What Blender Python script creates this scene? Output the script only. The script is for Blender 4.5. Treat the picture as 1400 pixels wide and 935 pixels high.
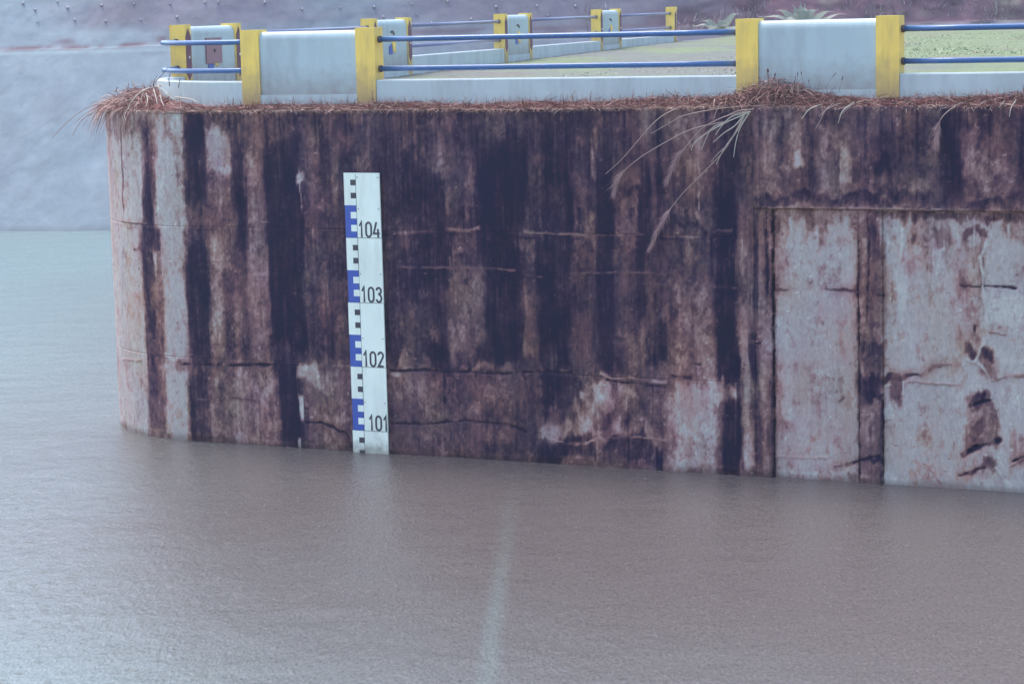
import bpy, bmesh, math, random
import numpy as np
from mathutils import Vector, Matrix
scene = bpy.context.scene
for o in list(bpy.data.objects): bpy.data.objects.remove(o)
COL = scene.collection
R_ = math.radians

# ------------------------------------------------------------------ camera
CAM_H = 6.7635; PITCH = 0.1414; ROLL = -0.0258; FOC = 3194.3
cam = bpy.data.cameras.new('camera'); camo = bpy.data.objects.new('camera', cam); COL.objects.link(camo)
cam.sensor_width = 36.0; cam.lens = 36.0 * FOC / 1400.0
cam.clip_start = 0.1; cam.clip_end = 2000
camo.location = (0, 0, CAM_H)
fw = Vector((0, math.cos(PITCH), -math.sin(PITCH))); up = Vector((0, math.sin(PITCH), math.cos(PITCH))); rt = Vector((1, 0, 0))
c_, s_ = math.cos(ROLL), math.sin(ROLL)
rr = c_ * rt + s_ * up; uu = -s_ * rt + c_ * up
camo.rotation_euler = Matrix((rr, uu, -fw)).transposed().to_euler()
scene.camera = camo

# ------------------------------------------------------------------ sky, sun, exposure
SUN_EL, SUN_AZ = 62.0, -46.0          # azimuth measured clockwise from +Y
world = bpy.data.worlds.new('World'); scene.world = world; world.use_nodes = True
nt = world.node_tree; nt.nodes.clear()
wo = nt.nodes.new('ShaderNodeOutputWorld'); bg = nt.nodes.new('ShaderNodeBackground'); sk = nt.nodes.new('ShaderNodeTexSky')
sk.sky_type = 'NISHITA'; sk.sun_disc = False; sk.sun_elevation = R_(SUN_EL); sk.sun_rotation = R_(SUN_AZ)
sk.air_density = 1.2; sk.dust_density = 3.5; sk.ozone_density = 1.0; sk.altitude = 100
bg.inputs[1].default_value = 0.15
nt.links.new(sk.outputs[0], bg.inputs[0]); nt.links.new(bg.outputs[0], wo.inputs[0])
sun = bpy.data.lights.new('sun', 'SUN'); sun.energy = 0.55; sun.angle = R_(25); sun.color = (1.0, 0.985, 0.96)
suno = bpy.data.objects.new('sun', sun); COL.objects.link(suno)
az, el = R_(SUN_AZ), R_(SUN_EL)
sd = Vector((math.sin(az) * math.cos(el), math.cos(az) * math.cos(el), math.sin(el)))
suno.rotation_euler = sd.to_track_quat('Z', 'Y').to_euler()
scene.view_settings.view_transform = 'Standard'; scene.view_settings.look = 'None'
scene.view_settings.exposure = 1.58; scene.view_settings.gamma = 1.0

# ------------------------------------------------------------------ frames and helpers
TH, DW = 0.4327, 34.7165
A_ = np.array([math.cos(TH), -math.sin(TH), 0.0]); N_ = np.array([math.sin(TH), math.cos(TH), 0.0]); O_ = np.array([0, DW, 0.0])
SC, RW = -5.65, 2.75                      # start and radius of the rounded nose of the wall
ZT = 5.31                                 # top of the concrete wall
def F(s, n, z):
    return O_ + s * A_ + n * N_ + np.array([0, 0, z])
def FA(s, n, z):
    s, n, z = np.broadcast_arrays(np.asarray(s, float), np.asarray(n, float), np.asarray(z, float))
    return O_ + s[..., None] * A_ + n[..., None] * N_ + z[..., None] * np.array([0, 0, 1.0])
def wall_sn(u, off):
    """wall coordinates: u along the face (round the nose), off inward from the face"""
    u, off = np.broadcast_arrays(np.asarray(u, float), np.asarray(off, float))
    phi = np.clip((SC - u) / RW, 0, math.pi / 2)
    rad = RW - off
    back = np.clip((SC - u) - RW * math.pi / 2, 0, None)
    s = np.where(u >= SC, u, SC - rad * np.sin(phi)); n = np.where(u >= SC, off, RW - rad * np.cos(phi) + back)
    return s, n
def WP(u, off, z):
    s, n = wall_sn(u, off)
    return FA(s, n, z)

RND = np.random.default_rng(11)
TAB = RND.random((256, 256))
def vn(x, y, seed=0):
    x = np.asarray(x, float) + seed * 17.31; y = np.asarray(y, float) + seed * 7.77
    xi = np.floor(x).astype(int); yi = np.floor(y).astype(int); fx = x - xi; fy = y - yi
    fx = fx * fx * (3 - 2 * fx); fy = fy * fy * (3 - 2 * fy)
    g = lambda i, j: TAB[(i) & 255, (j) & 255]
    return (g(xi, yi) * (1 - fx) + g(xi + 1, yi) * fx) * (1 - fy) + (g(xi, yi + 1) * (1 - fx) + g(xi + 1, yi + 1) * fx) * fy
def fbm(x, y, seed=0, oct=4, g=0.5):
    t = 0; a = 1; n = 0
    for k in range(oct):
        t = t + a * (vn(x * 2 ** k, y * 2 ** k, seed + k * 3) - 0.5); n += a; a *= g
    return t / n * 2          # about -1..1
def sstep(a, b, x):
    t = np.clip((x - a) / (b - a), 0, 1); return t * t * (3 - 2 * t)

def mesh_np(name, V, Fc, mat, parent=None, col=None, smooth=False, uniform=4):
    me = bpy.data.meshes.new(name)
    V = np.asarray(V, np.float32).reshape(-1, 3); Fc = np.asarray(Fc, np.int32).reshape(-1, uniform)
    me.vertices.add(len(V)); me.vertices.foreach_set('co', V.ravel())
    me.loops.add(Fc.size); me.loops.foreach_set('vertex_index', Fc.ravel())
    me.polygons.add(len(Fc)); me.polygons.foreach_set('loop_start', np.arange(0, Fc.size, uniform, dtype=np.int32))
    try: me.polygons.foreach_set('loop_total', np.full(len(Fc), uniform, np.int32))
    except Exception: pass
    me.update(calc_edges=True)
    if smooth: me.polygons.foreach_set('use_smooth', np.ones(len(Fc), bool))
    if col is not None:
        at = me.color_attributes.new('tint', 'FLOAT_COLOR', 'POINT')
        c = np.ones((len(V), 4), np.float32); c[:, :3] = np.asarray(col).reshape(-1, 3); at.data.foreach_set('color', c.ravel())
    me.validate()
    if mat: me.materials.append(mat)
    o = bpy.data.objects.new(name, me); COL.objects.link(o)
    if parent: o.parent = parent
    return o
def bobj(name, bm, mat, parent=None, smooth=False, bevel=0.0):
    if bevel > 0:
        bmesh.ops.bevel(bm, geom=[e for e in bm.edges if len(e.link_faces) == 2 and e.calc_face_angle(0) > 0.6], offset=bevel, segments=2, affect='EDGES', profile=0.5)
    bmesh.ops.recalc_face_normals(bm, faces=bm.faces)
    me = bpy.data.meshes.new(name); bm.to_mesh(me); bm.free()
    if smooth:
        for p in me.polygons: p.use_smooth = True
    me.materials.append(mat)
    o = bpy.data.objects.new(name, me); COL.objects.link(o)
    if parent: o.parent = parent
    return o
def bbox(bm, x0, x1, y0, y1, z0, z1):
    vs = [bm.verts.new((x, y, z)) for z in (z0, z1) for y in (y0, y1) for x in (x0, x1)]
    for f in ((0, 2, 3, 1), (4, 5, 7, 6), (0, 1, 5, 4), (2, 6, 7, 3), (0, 4, 6, 2), (1, 3, 7, 5)): bm.faces.new([vs[i] for i in f])
def extrude_profile(bm, prof, x0, x1, plane='yz'):
    """prof: list of (y,z) run along x, or of (x,z) run along y"""
    mk = (lambda p, t: (t, p[0], p[1])) if plane == 'yz' else (lambda p, t: (p[0], t, p[1]))
    a = [bm.verts.new(mk(p, x0)) for p in prof]; b = [bm.verts.new(mk(p, x1)) for p in prof]
    n = len(prof)
    for i in range(n): bm.faces.new((a[i], a[(i + 1) % n], b[(i + 1) % n], b[i]))
    bm.faces.new(a[::-1]); bm.faces.new(b)
def tube(bm, pts, r, seg=10, cap=True):
    pts = [Vector(p) for p in pts]; rings = []
    for i, p in enumerate(pts):
        t = (pts[min(i + 1, len(pts) - 1)] - pts[max(i - 1, 0)]).normalized()
        ref = Vector((0, 0, 1)) if abs(t.z) < 0.95 else Vector((1, 0, 0))
        x = t.cross(ref).normalized(); y = x.cross(t).normalized()
        ri = r[i] if isinstance(r, (list, tuple)) else r
        rings.append([bm.verts.new(p + (x * math.cos(2 * math.pi * k / seg) + y * math.sin(2 * math.pi * k / seg)) * ri) for k in range(seg)])
    for a, b in zip(rings, rings[1:]):
        for k in range(seg): bm.faces.new((a[k], a[(k + 1) % seg], b[(k + 1) % seg], b[k]))
    if cap: bm.faces.new(rings[0][::-1]); bm.faces.new(rings[-1])
def tag(o, label, cat, group=None):
    o['label'] = label; o['category'] = cat
    if group: o['group'] = group
    return o
def thing(name, label, cat, loc=(0, 0, 0), rz=0.0, group=None):
    o = bpy.data.objects.new(name, None); COL.objects.link(o); o.location = loc; o.rotation_euler = (0, 0, rz)
    o.empty_display_size = 0.3
    return tag(o, label, cat, group)
def copy_tree(o, parent=None):
    c = o.copy(); COL.objects.link(c)
    if parent: c.parent = parent
    for ch in [x for x in CHILD.get(o.name, [])]:
        copy_tree(ch, c)
    return c
CHILD = {}
def kids(o):
    for x in bpy.data.objects:
        if x.parent: CHILD.setdefault(x.parent.name, [])
    CHILD.clear()
    for x in bpy.data.objects:
        if x.parent: CHILD.setdefault(x.parent.name, []).append(x)

def lin(c):
    c = np.asarray(c, float) / 255.0
    return np.where(c <= 0.04045, c / 12.92, ((c + 0.055) / 1.055) ** 2.4)

# ------------------------------------------------------------------ materials
def new_mat(name):
    m = bpy.data.materials.new(name); m.use_nodes = True
    t = m.node_tree; b = t.nodes['Principled BSDF']
    return m, t, b
def N(t, typ, **kw):
    n = t.nodes.new(typ)
    for k, v in kw.items():
        if k in n.inputs: n.inputs[k].default_value = v
        else: setattr(n, k, v)
    return n
def worn(name, base, rough=0.55, dirt=(0.25, 0.2, 0.2), amount=0.35, scale=6.0, bump=0.15, streak=True, metal=0.0):
    """paint with grime: object-space noise, streaks stretched down the surface"""
    m, t, b = new_mat(name)
    tc = N(t, 'ShaderNodeTexCoord'); mp = N(t, 'ShaderNodeMapping'); mp.inputs['Scale'].default_value = (1, 1, 0.22 if streak else 1)
    t.links.new(tc.outputs['Object'], mp.inputs[0])
    n1 = N(t, 'ShaderNodeTexNoise', Scale=scale, Detail=7.0, Roughness=0.62); t.links.new(mp.outputs[0], n1.inputs['Vector'])
    cr = N(t, 'ShaderNodeValToRGB'); cr.color_ramp.elements[0].position = 0.45; cr.color_ramp.elements[1].position = 0.78
    cr.color_ramp.elements[0].color = (0, 0, 0, 1); cr.color_ramp.elements[1].color = (amount,) * 3 + (1,)
    t.links.new(n1.outputs[0], cr.inputs[0])
    n3 = N(t, 'ShaderNodeTexNoise', Scale=1.7, Detail=3.0); t.links.new(tc.outputs['Object'], n3.inputs['Vector'])
    mx0 = N(t, 'ShaderNodeMix', data_type='RGBA'); mx0.inputs[6].default_value = (*[c * 0.88 for c in base], 1); mx0.inputs[7].default_value = (*[min(1, c * 1.08) for c in base], 1)
    t.links.new(n3.outputs[0], mx0.inputs[0])
    mx = N(t, 'ShaderNodeMix', data_type='RGBA'); mx.inputs[7].default_value = (*dirt, 1)
    t.links.new(cr.outputs[0], mx.inputs[0]); t.links.new(mx0.outputs[2], mx.inputs[6]); t.links.new(mx.outputs[2], b.inputs['Base Color'])
    b.inputs['Roughness'].default_value = rough; b.inputs['Metallic'].default_value = metal
    n2 = N(t, 'ShaderNodeTexNoise', Scale=45.0, Detail=4.0); t.links.new(tc.outputs['Object'], n2.inputs['Vector'])
    bp = N(t, 'ShaderNodeBump', Strength=bump, Distance=0.01); t.links.new(n2.outputs[0], bp.inputs['Height']); t.links.new(bp.outputs[0], b.inputs['Normal'])
    return m
def tinted(name, rough=0.8, nscale=30.0, namt=0.35, bump=0.5, dist=0.01, spec=0.3, stretch=1.0, transl=False):
    """colour from the 'tint' attribute, broken up by fine noise"""
    m, t, b = new_mat(name)
    at = N(t, 'ShaderNodeAttribute'); at.attribute_name = 'tint'
    tc = N(t, 'ShaderNodeTexCoord'); mp = N(t, 'ShaderNodeMapping'); mp.inputs['Scale'].default_value = (1, 1, stretch)
    t.links.new(tc.outputs['Object'], mp.inputs[0])
    n1 = N(t, 'ShaderNodeTexNoise', Scale=nscale, Detail=6.0, Roughness=0.65); t.links.new(mp.outputs[0], n1.inputs['Vector'])
    mr = N(t, 'ShaderNodeMapRange'); mr.inputs[1].default_value = 0.3; mr.inputs[2].default_value = 0.7; mr.inputs[3].default_value = 1 - namt; mr.inputs[4].default_value = 1 + namt
    t.links.new(n1.outputs[0], mr.inputs[0])
    mx = N(t, 'ShaderNodeMix', data_type='RGBA', blend_type='MULTIPLY'); mx.inputs[0].default_value = 1.0
    t.links.new(at.outputs['Color'], mx.inputs[6]); t.links.new(mr.outputs[0], mx.inputs[7]); t.links.new(mx.outputs[2], b.inputs['Base Color'])
    b.inputs['Roughness'].default_value = rough; b.inputs['Specular IOR Level'].default_value = spec
    if bump > 0:
        bp = N(t, 'ShaderNodeBump', Strength=bump, Distance=dist); t.links.new(n1.outputs[0], bp.inputs['Height']); t.links.new(bp.outputs[0], b.inputs['Normal'])
    return m
M_WALL = tinted('stained wet concrete', rough=0.75, nscale=26, namt=0.16, bump=0.4, dist=0.01, stretch=0.45, spec=0.08)
M_SLOPE = tinted('sprayed concrete and earth', rough=0.9, nscale=2.6, namt=0.10, bump=0.3, dist=0.06)
M_GROUND = tinted('plateau turf soil', rough=0.95, nscale=5, namt=0.3, bump=0.5, dist=0.04)
M_STRAW = tinted('dead straw', rough=0.8, nscale=60, namt=0.15, bump=0.0)
M_WHITE = worn('pale blue white paint', (0.43, 0.54, 0.56), rough=0.5, dirt=(0.24, 0.24, 0.27), amount=0.5, scale=3.5)
M_KERB = worn('pale kerb paint', (0.45, 0.53, 0.54), rough=0.6, dirt=(0.22, 0.2, 0.22), amount=0.5, scale=3.0)
M_YEL = worn('yellow paint', (0.92, 0.64, 0.125), rough=0.5, dirt=(0.35, 0.25, 0.12), amount=0.55, scale=6)
M_BLUE = worn('blue pipe paint', (0.025, 0.11, 0.29), rough=0.24, dirt=(0.08, 0.12, 0.28), amount=0.5, scale=9, streak=False, bump=0.05)
M_MAROON = worn('maroon ornament paint', (0.13, 0.035, 0.07), rough=0.6, amount=0.2)
M_BROWNP = worn('faded brown plaque', (0.3, 0.17, 0.19), rough=0.7, amount=0.4)
M_DARK = worn('dark collar', (0.06, 0.045, 0.06), rough=0.6, amount=0.2)
M_BOARD = worn('white enamel', (0.84, 0.94, 0.83), rough=0.28, dirt=(0.42, 0.42, 0.38), amount=0.4, scale=4, bump=0.02)
M_BLUEMARK = worn('blue enamel', (0.035, 0.09, 0.42), rough=0.3, dirt=(0.08, 0.12, 0.3), amount=0.3, bump=0.02)
M_BLACK = worn('black enamel', (0.035, 0.035, 0.05), rough=0.35, dirt=(0.08, 0.08, 0.09), amount=0.3, bump=0.02)
M_LEAF = worn('pale plant leaf', (0.20, 0.22, 0.17), rough=0.6, dirt=(0.35, 0.35, 0.28), amount=0.5)
M_PIPE = worn('pale weep pipe', (0.42, 0.42, 0.46), rough=0.5, dirt=(0.2, 0.15, 0.15), amount=0.5, scale=12)

def muddy(m, lo=-0.26, hi=0.0, amt=0.85, colr=(0.27, 0.26, 0.22)):
    t = m.node_tree; b = t.nodes['Principled BSDF']; src = b.inputs['Base Color'].links[0].from_socket
    tc = N(t, 'ShaderNodeTexCoord'); sx = N(t, 'ShaderNodeSeparateXYZ'); t.links.new(tc.outputs['Object'], sx.inputs[0])
    no = N(t, 'ShaderNodeTexNoise', Scale=7.0, Detail=5.0); t.links.new(tc.outputs['Object'], no.inputs['Vector'])
    ad = N(t, 'ShaderNodeMath', operation='MULTIPLY_ADD'); ad.inputs[1].default_value = -0.5; t.links.new(no.outputs[0], ad.inputs[0]); t.links.new(sx.outputs['Z'], ad.inputs[2])
    mr = N(t, 'ShaderNodeMapRange'); mr.inputs[1].default_value = lo; mr.inputs[2].default_value = hi; mr.inputs[3].default_value = amt; mr.inputs[4].default_value = 0.0; t.links.new(ad.outputs[0], mr.inputs[0])
    mx = N(t, 'ShaderNodeMix', data_type='RGBA'); mx.inputs[7].default_value = (*colr, 1); t.links.new(mr.outputs[0], mx.inputs[0]); t.links.new(src, mx.inputs[6]); t.links.new(mx.outputs[2], b.inputs['Base Color'])
for m_ in (M_BOARD, M_BLUEMARK): muddy(m_)
for m_ in (M_YEL, M_WHITE): muddy(m_, -0.2, 0.32, 0.6, (0.20, 0.15, 0.13))
# ------------------------------------------------------------------ stain map of the wall, some shadow painted in (wall coordinates in metres)
BOXES = [
(-9.5,-5.594,-0.121,5.442,0.84,1),
(-9.5,-6.392,4.895,5.32,0.5,0.8),  # shadow of the overhanging grass, painted as tone
(-7.205,-7.148,3.649,5.022,0.25,0.8),
(-7.199,-6.935,2.081,4.73,0.75,0.4),
(-9.5,-7.464,0.312,3.529,0.9,0.4),
(-6.527,-6.279,3.21,5.326,0.12,1),
(-6.68,-6.341,-0.042,3.214,0.14,1),
(-6.566,-6.147,3.073,3.476,0.14,0.9),
(-6.431,-6.19,-0.018,2.689,0.38,0.85),
(-6.623,-6.29,-0.026,0.644,0.35,0.6),
(-6.298,-6.183,3.807,5.152,0.2,0.9),
(-6.251,-6.153,2.155,3.223,0.45,0.6),
(-6.208,-5.674,3.523,5.154,0.82,1),
(-6.164,-5.661,2.642,3.408,0.86,1),
(-6.151,-5.703,1.313,2.644,0.92,1),
(-6.24,-5.792,0.014,1.157,0.92,1),
(-6.421,-5.757,1.151,1.331,0.5,0.8),
(-6.034,-5.886,4.864,5.327,0.5,0.5),
(-5.851,-5.655,4.052,5.327,0.62,0.6),
(-5.664,-5.243,3.729,5.325,0.05,1),
(-5.691,-5.173,3.287,3.73,0.36,0.9),
(-5.707,-5.255,1.059,3.288,0.05,1),
(-5.771,-5.341,-0.1,1.06,0.15,1),
(-5.143,-4.715,5.002,5.322,0.2,0.8),
(-5.238,-4.755,4.255,4.979,0.8,1),
(-5.197,-4.793,3.457,4.255,0.38,0.9),
(-5.018,-4.964,3.596,4.232,0.6,0.5),
(-5.253,-4.982,2.195,3.305,0.5,0.9),
(-5.276,-5.017,1.347,2.195,0.62,0.9),
(-5.321,-5.075,-0.021,1.253,0.4,0.9),
(-5.271,-5.161,0.895,1.251,0.6,0.5),
(-4.781,-4.501,3.022,5.149,0.06,1),
(-4.996,-4.524,1.385,3.022,0.24,0.9),
(-4.81,-4.648,1.621,2.674,0.36,0.5),
(-4.466,-4.096,4.431,5.205,0.34,0.8),
(-4.532,-4.16,2.449,4.431,0.5,0.9),
(-4.55,-4.255,1.493,2.45,0.46,0.9),
(-4.465,-4.306,4.179,4.385,0.62,0.5),
(-4.169,-3.485,1.536,4.977,0.0,1),
(-4.082,-3.404,4.954,5.315,0.16,0.8),
(-4.167,-3.648,-0.08,1.537,0.03,1),
(-4.954,-4.104,-0.02,1.244,0.5,0.95),
(-4.902,-4.712,0.44,1.209,0.68,0.6),
(-4.504,-4.316,0.105,1.226,0.62,0.6),
(-4.712,-4.577,-0.025,0.568,0.45,0.5),
(-4.132,-4.052,-0.019,1.239,0.35,0.6),
(-3.483,-1.997,1.347,5.309,0.2,1),
(-3.424,-3.191,4.345,5.032,0.4,0.8),
(-3.454,-3.092,3.734,4.244,0.42,0.8),
(-3.367,-3.161,4.097,4.3,0.6,0.6),
(-3.153,-2.817,1.454,3.625,0.17,0.7),
(-2.967,-2.813,4.302,4.752,0.42,0.8),
(-2.976,-2.886,3.874,4.133,0.5,0.6),
(-2.978,-2.749,4.752,4.976,0.33,0.6),
(-3.489,-3.15,1.556,3.621,0.25,0.7),
(-2.979,-2.823,1.343,2.148,0.36,0.6),
(-2.368,-2.292,4.418,5.308,0.42,0.7),
(-3.6,-2.737,0.032,1.3,0.42,1),
(-3.495,-3.298,0.557,1.325,0.52,0.6),
(-3.039,-2.909,0.531,1.284,0.5,0.5),
(-3.732,-3.285,1.11,1.366,0.82,0.8),
(-3.5,-2.794,0.43,0.617,0.66,0.8),
(-3.622,-2.757,0.009,0.312,0.38,0.7),
(-3.459,-3.065,0.168,0.355,0.5,0.5),
(-2.829,-2.725,0.008,0.658,0.35,0.6),
(-3.6,-3.457,4.117,4.321,1,0.95),
(-3.54,-3.501,3.799,4.435,0.85,0.9),
(-3.721,-3.654,0.414,0.789,1,0.95),
(-3.77,-3.717,-0.01,0.166,0.95,0.9),
(-2.099,2.034,1.348,5.294,0.13,1),
(-2.031,2.068,4.949,5.294,0.24,0.8),
(-2.035,-1.611,4.753,5.305,0.3,0.5),
(-1.611,-1.118,4.753,5.302,0.22,0.6),
(-1.196,-0.975,4.225,4.863,0.62,0.95),
(-1.069,-0.995,3.696,4.149,0.5,0.8),
(-1.007,-0.507,3.6,5.026,0.27,0.9),
(-0.717,-0.571,3.657,3.987,0.42,0.6),
(-1.426,-1.389,4.068,4.51,0.55,0.8),
(-0.455,-0.383,4.699,4.971,0.45,0.6),
(-1.041,-0.539,3.102,3.457,0.3,0.7),
(-0.872,-0.749,3.146,3.213,0.6,0.6),
(-1.986,-1.35,2.522,4.753,0.14,0.8),
(-1.92,-1.719,3.137,3.641,0.24,0.6),
(-1.68,-1.505,2.862,3.31,0.26,0.5),
(-1.378,-1.044,1.41,4.203,0.04,0.9),
(-2.049,-1.407,1.39,2.522,0.17,0.8),
(-1.422,-1.223,1.746,2.028,0.32,0.6),
(-1.977,-1.724,1.386,2.293,0.24,0.5),
(-0.513,0.28,3.445,4.808,0.0,1),
(-0.526,0.284,1.566,3.446,0.0,1),
(-1.049,-0.447,1.609,2.937,0.4,0.95),
(-0.888,-0.704,2.547,2.825,0.28,0.5),
(0.279,0.563,3.454,4.755,0.2,0.9),
(0.309,0.392,4.051,4.647,0.34,0.6),
(0.21,0.426,1.473,3.453,0.27,0.9),
(0.248,0.368,1.584,2.577,0.36,0.7),
(0.214,0.406,1.628,1.806,0.5,0.6),
(0.565,1.012,3.46,4.916,0.03,1),
(0.473,0.995,1.49,3.46,0.02,1),
(0.427,0.487,1.811,2.362,0.2,0.6),
(1.027,1.409,4.328,5.288,0.15,0.8),
(1.041,1.239,3.52,4.349,0.32,0.9),
(1.238,1.378,3.577,4.221,0.26,0.8),
(0.97,1.345,1.507,3.359,0.24,0.9),
(1.035,1.199,3.033,3.358,0.34,0.6),
(1.195,1.289,1.62,2.385,0.36,0.6),
(1.434,1.527,1.848,2.609,0.4,0.7),
(1.442,1.512,1.455,1.63,0.4,0.5),
(1.345,1.391,4.328,4.702,0.66,0.8),
(1.386,1.444,4.596,5.021,0.6,0.8),
(1.231,1.394,3.361,3.792,0.62,0.8),
(1.38,1.449,3.686,4.329,0.25,0.7),
(-2.101,0.45,-0.155,1.34,0.31,1),
(-2.088,-1.156,0.484,1.305,0.33,0.8),
(-1.592,-1.454,0.033,0.433,0.46,0.6),
(-2.087,-1.972,0.004,0.465,0.38,0.6),
(-1.131,-0.512,0.582,1.293,0.36,0.7),
(-0.781,-0.633,0.022,0.419,0.36,0.6),
(-0.535,0.198,-0.026,0.447,0.24,0.7),
(-0.48,-0.407,-0.02,0.771,0.16,0.6),
(0.071,0.361,0.354,1.47,0.08,0.85),
(-0.146,0.218,0.625,1.296,0.24,0.6),
(-2.075,-1.922,1.221,1.289,0.95,0.7),
(-1.926,-1.787,1.409,1.591,0.55,0.7),
(-1.847,-1.569,1.165,1.335,0.45,0.5),
(-1.374,-1.249,1.069,1.159,0.6,0.6),
(-0.993,-0.134,1.315,1.394,0.6,0.6),
(-0.194,-0.012,1.323,1.479,0.6,0.7),
(-1.679,-1.553,1.305,1.396,0.1,0.8),
(-0.618,-0.129,1.446,1.602,0.06,0.9),
(-0.213,-0.091,1.053,1.277,0.4,0.5),
(0.364,1.173,0.607,1.493,0.2,0.9),
(0.459,1.008,0.627,1.436,0.06,0.9),
(1.09,1.185,1.001,1.111,0.85,0.9),
(1.168,1.614,0.363,1.299,0.45,0.8),
(1.303,1.526,0.86,1.299,0.95,0.9),
(1.261,1.379,0.69,0.9,0.8,0.8),
(1.043,1.268,0.339,0.782,0.97,0.9),
(0.998,1.305,0.405,0.848,0.6,0.5),
(0.42,1.065,0.339,0.55,0.62,0.85),
(0.569,1.045,0.52,0.72,0.35,0.6),
(0.377,1.153,0.028,0.329,0.04,1),
(1.416,1.486,1.388,1.465,0.6,0.6),
(0.768,0.922,1.385,1.44,0.55,0.7),
(1.396,1.697,1.522,4.756,0.04,1),
(1.46,1.724,4.756,5.286,0.14,0.8),
(1.702,2.058,1.535,5.284,0.22,1),
(1.836,2.064,4.597,5.178,0.28,0.7),
(1.842,2.116,4.003,4.141,0.04,0.9),
(1.812,2.041,3.426,3.992,0.36,0.8),
(1.819,2.003,2.62,3.265,0.3,0.7),
(1.833,1.983,1.451,2.351,0.3,0.9),
(1.673,1.743,3.476,3.904,0.34,0.5),
(2.059,2.242,2.196,4.756,0.05,1),
(2.238,2.396,3.911,5.124,0.16,0.8),
(2.318,2.465,3.858,5.281,0.05,0.9),
(1.823,2.029,4.141,4.385,0.32,0.6),
(2.233,2.664,2.206,3.859,0.2,1),
(2.166,2.485,1.501,2.202,0.07,1),
(2.215,2.295,1.497,2.63,0.26,0.7),
(2.352,2.466,1.882,2.205,0.12,0.8),
(2.464,2.689,4.019,5.071,0.24,0.8),
(2.657,3.125,4.107,5.153,0.44,0.9),
(2.696,2.919,4.861,5.123,0.55,0.6),
(2.636,3.251,2.648,4.107,0.24,0.9),
(2.83,3.053,3.39,3.707,0.34,0.6),
(2.647,3.187,1.406,2.648,0.5,1),
(2.667,2.802,1.463,2.215,0.62,0.6),
(2.941,3.008,1.527,2.543,0.66,0.5),
(2.399,2.638,1.347,1.563,0.5,0.7),
(2.822,2.912,2.859,3.336,0.34,0.5),
(2.038,3.386,3.514,3.609,0.08,0.8),
(3.123,3.344,3.816,5.277,0.24,0.9),
(3.242,3.64,1.225,4.237,0.02,1),
(3.292,3.643,4.185,5.275,0.12,0.95),
(3.332,3.542,3.504,3.819,0.03,0.9),
(3.664,3.904,4.083,5.273,0.26,1),
(3.684,3.815,4.239,4.809,0.4,0.7),
(3.817,3.915,4.344,5.119,0.12,0.8),
(1.153,2.504,0.002,0.442,0.15,1),
(1.614,2.469,0.563,1.185,0.32,0.9),
(1.702,1.992,1.045,1.318,0.45,0.7),
(1.829,1.968,1.015,1.266,0.62,0.6),
(1.338,2.464,0.457,0.72,0.5,0.8),
(1.343,1.636,0.534,1.029,0.4,0.7),
(1.401,1.636,0.667,0.865,0.16,0.7),
(1.571,1.956,0.438,0.548,0.6,0.5),
(2.094,2.325,0.462,0.572,0.6,0.5),
(1.331,1.366,0.018,0.394,0.45,0.8),
(1.904,1.95,0.007,0.425,0.5,0.7),
(2.262,2.309,0.029,0.467,0.5,0.7),
(2.412,2.481,0.038,0.475,0.35,0.6),
(2.51,3.213,0.019,1.308,0.76,1),
(2.651,3.014,0.604,1.199,0.88,0.7),
(2.442,2.602,0.042,1.239,0.5,0.8),
(2.778,2.892,0.17,0.496,0.6,0.6),
(3.189,3.335,0.032,1.165,0.42,0.9),
(3.323,3.614,0.012,1.121,0.03,1),
(3.041,3.355,1.14,1.355,0.85,0.8),
(3.399,3.533,1.131,1.281,0.8,0.7),
(3.298,3.443,1.083,1.276,0.4,0.6),
(3.632,4.115,-0.04,4.116,0.42,1),
(3.621,3.753,2.246,3.718,0.42,0.8),
(3.644,3.754,0.058,2.353,0.6,0.8),
(3.82,3.885,2.357,3.72,0.12,0.9),
(3.89,3.989,1.195,3.825,0.58,0.8),
(3.996,4.028,2.467,3.826,0.12,0.9),
(4.04,4.105,2.679,3.723,0.66,0.7),
(4.034,4.067,3.598,3.827,0.9,0.8),
(3.75,3.871,1.338,2.145,0.07,0.95),
(3.769,3.913,0.056,1.106,0.2,0.9),
(3.639,3.728,2.457,2.879,0.2,0.7),
(3.655,3.789,0.028,0.651,0.85,0.8),
(3.944,4.087,-0.03,0.826,0.5,0.8),
(3.991,4.09,0.432,0.881,0.1,0.6),
(3.96,4.092,1.411,2.362,0.62,0.7),
(4.038,4.093,0.562,1.413,0.2,0.6),
(3.882,5.437,4.102,5.269,0.42,1),
(4.054,4.227,4.118,4.964,0.55,0.5),
(3.943,4.16,4.117,4.5,0.3,0.4),
(4.593,4.806,4.123,5.268,0.3,0.7),
(4.677,4.804,4.123,4.912,0.08,0.95),
(4.452,4.559,4.368,4.594,1,0.95),
(4.482,4.546,4.204,4.296,0.8,0.7),
(4.23,4.337,4.604,5.066,0.36,0.5),
(3.909,5.02,5.086,5.27,0.24,0.7),
(4.804,5.121,4.125,4.759,0.48,0.6),
(5.121,5.31,4.25,4.627,0.82,0.8),
(5.12,5.435,4.067,4.25,0.5,0.5),
(4.914,5.439,4.86,5.266,0.26,0.7),
(4.332,4.589,4.121,4.347,0.3,0.6),
(5.437,6.059,4.071,5.263,0.26,1),
(5.624,5.862,4.315,4.557,0.06,0.9),
(5.935,6.182,4.498,4.78,0.08,0.9),
(5.478,5.645,4.131,4.759,0.4,0.6),
(6.018,6.508,4.076,5.26,0.26,1),
(5.872,5.914,4.073,4.437,0.55,0.7),
(6.12,6.284,4.136,4.318,0.5,0.6),
(6.427,6.529,4.36,5.059,0.42,0.6),
(6.529,6.903,3.961,5.307,0.05,1),
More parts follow.
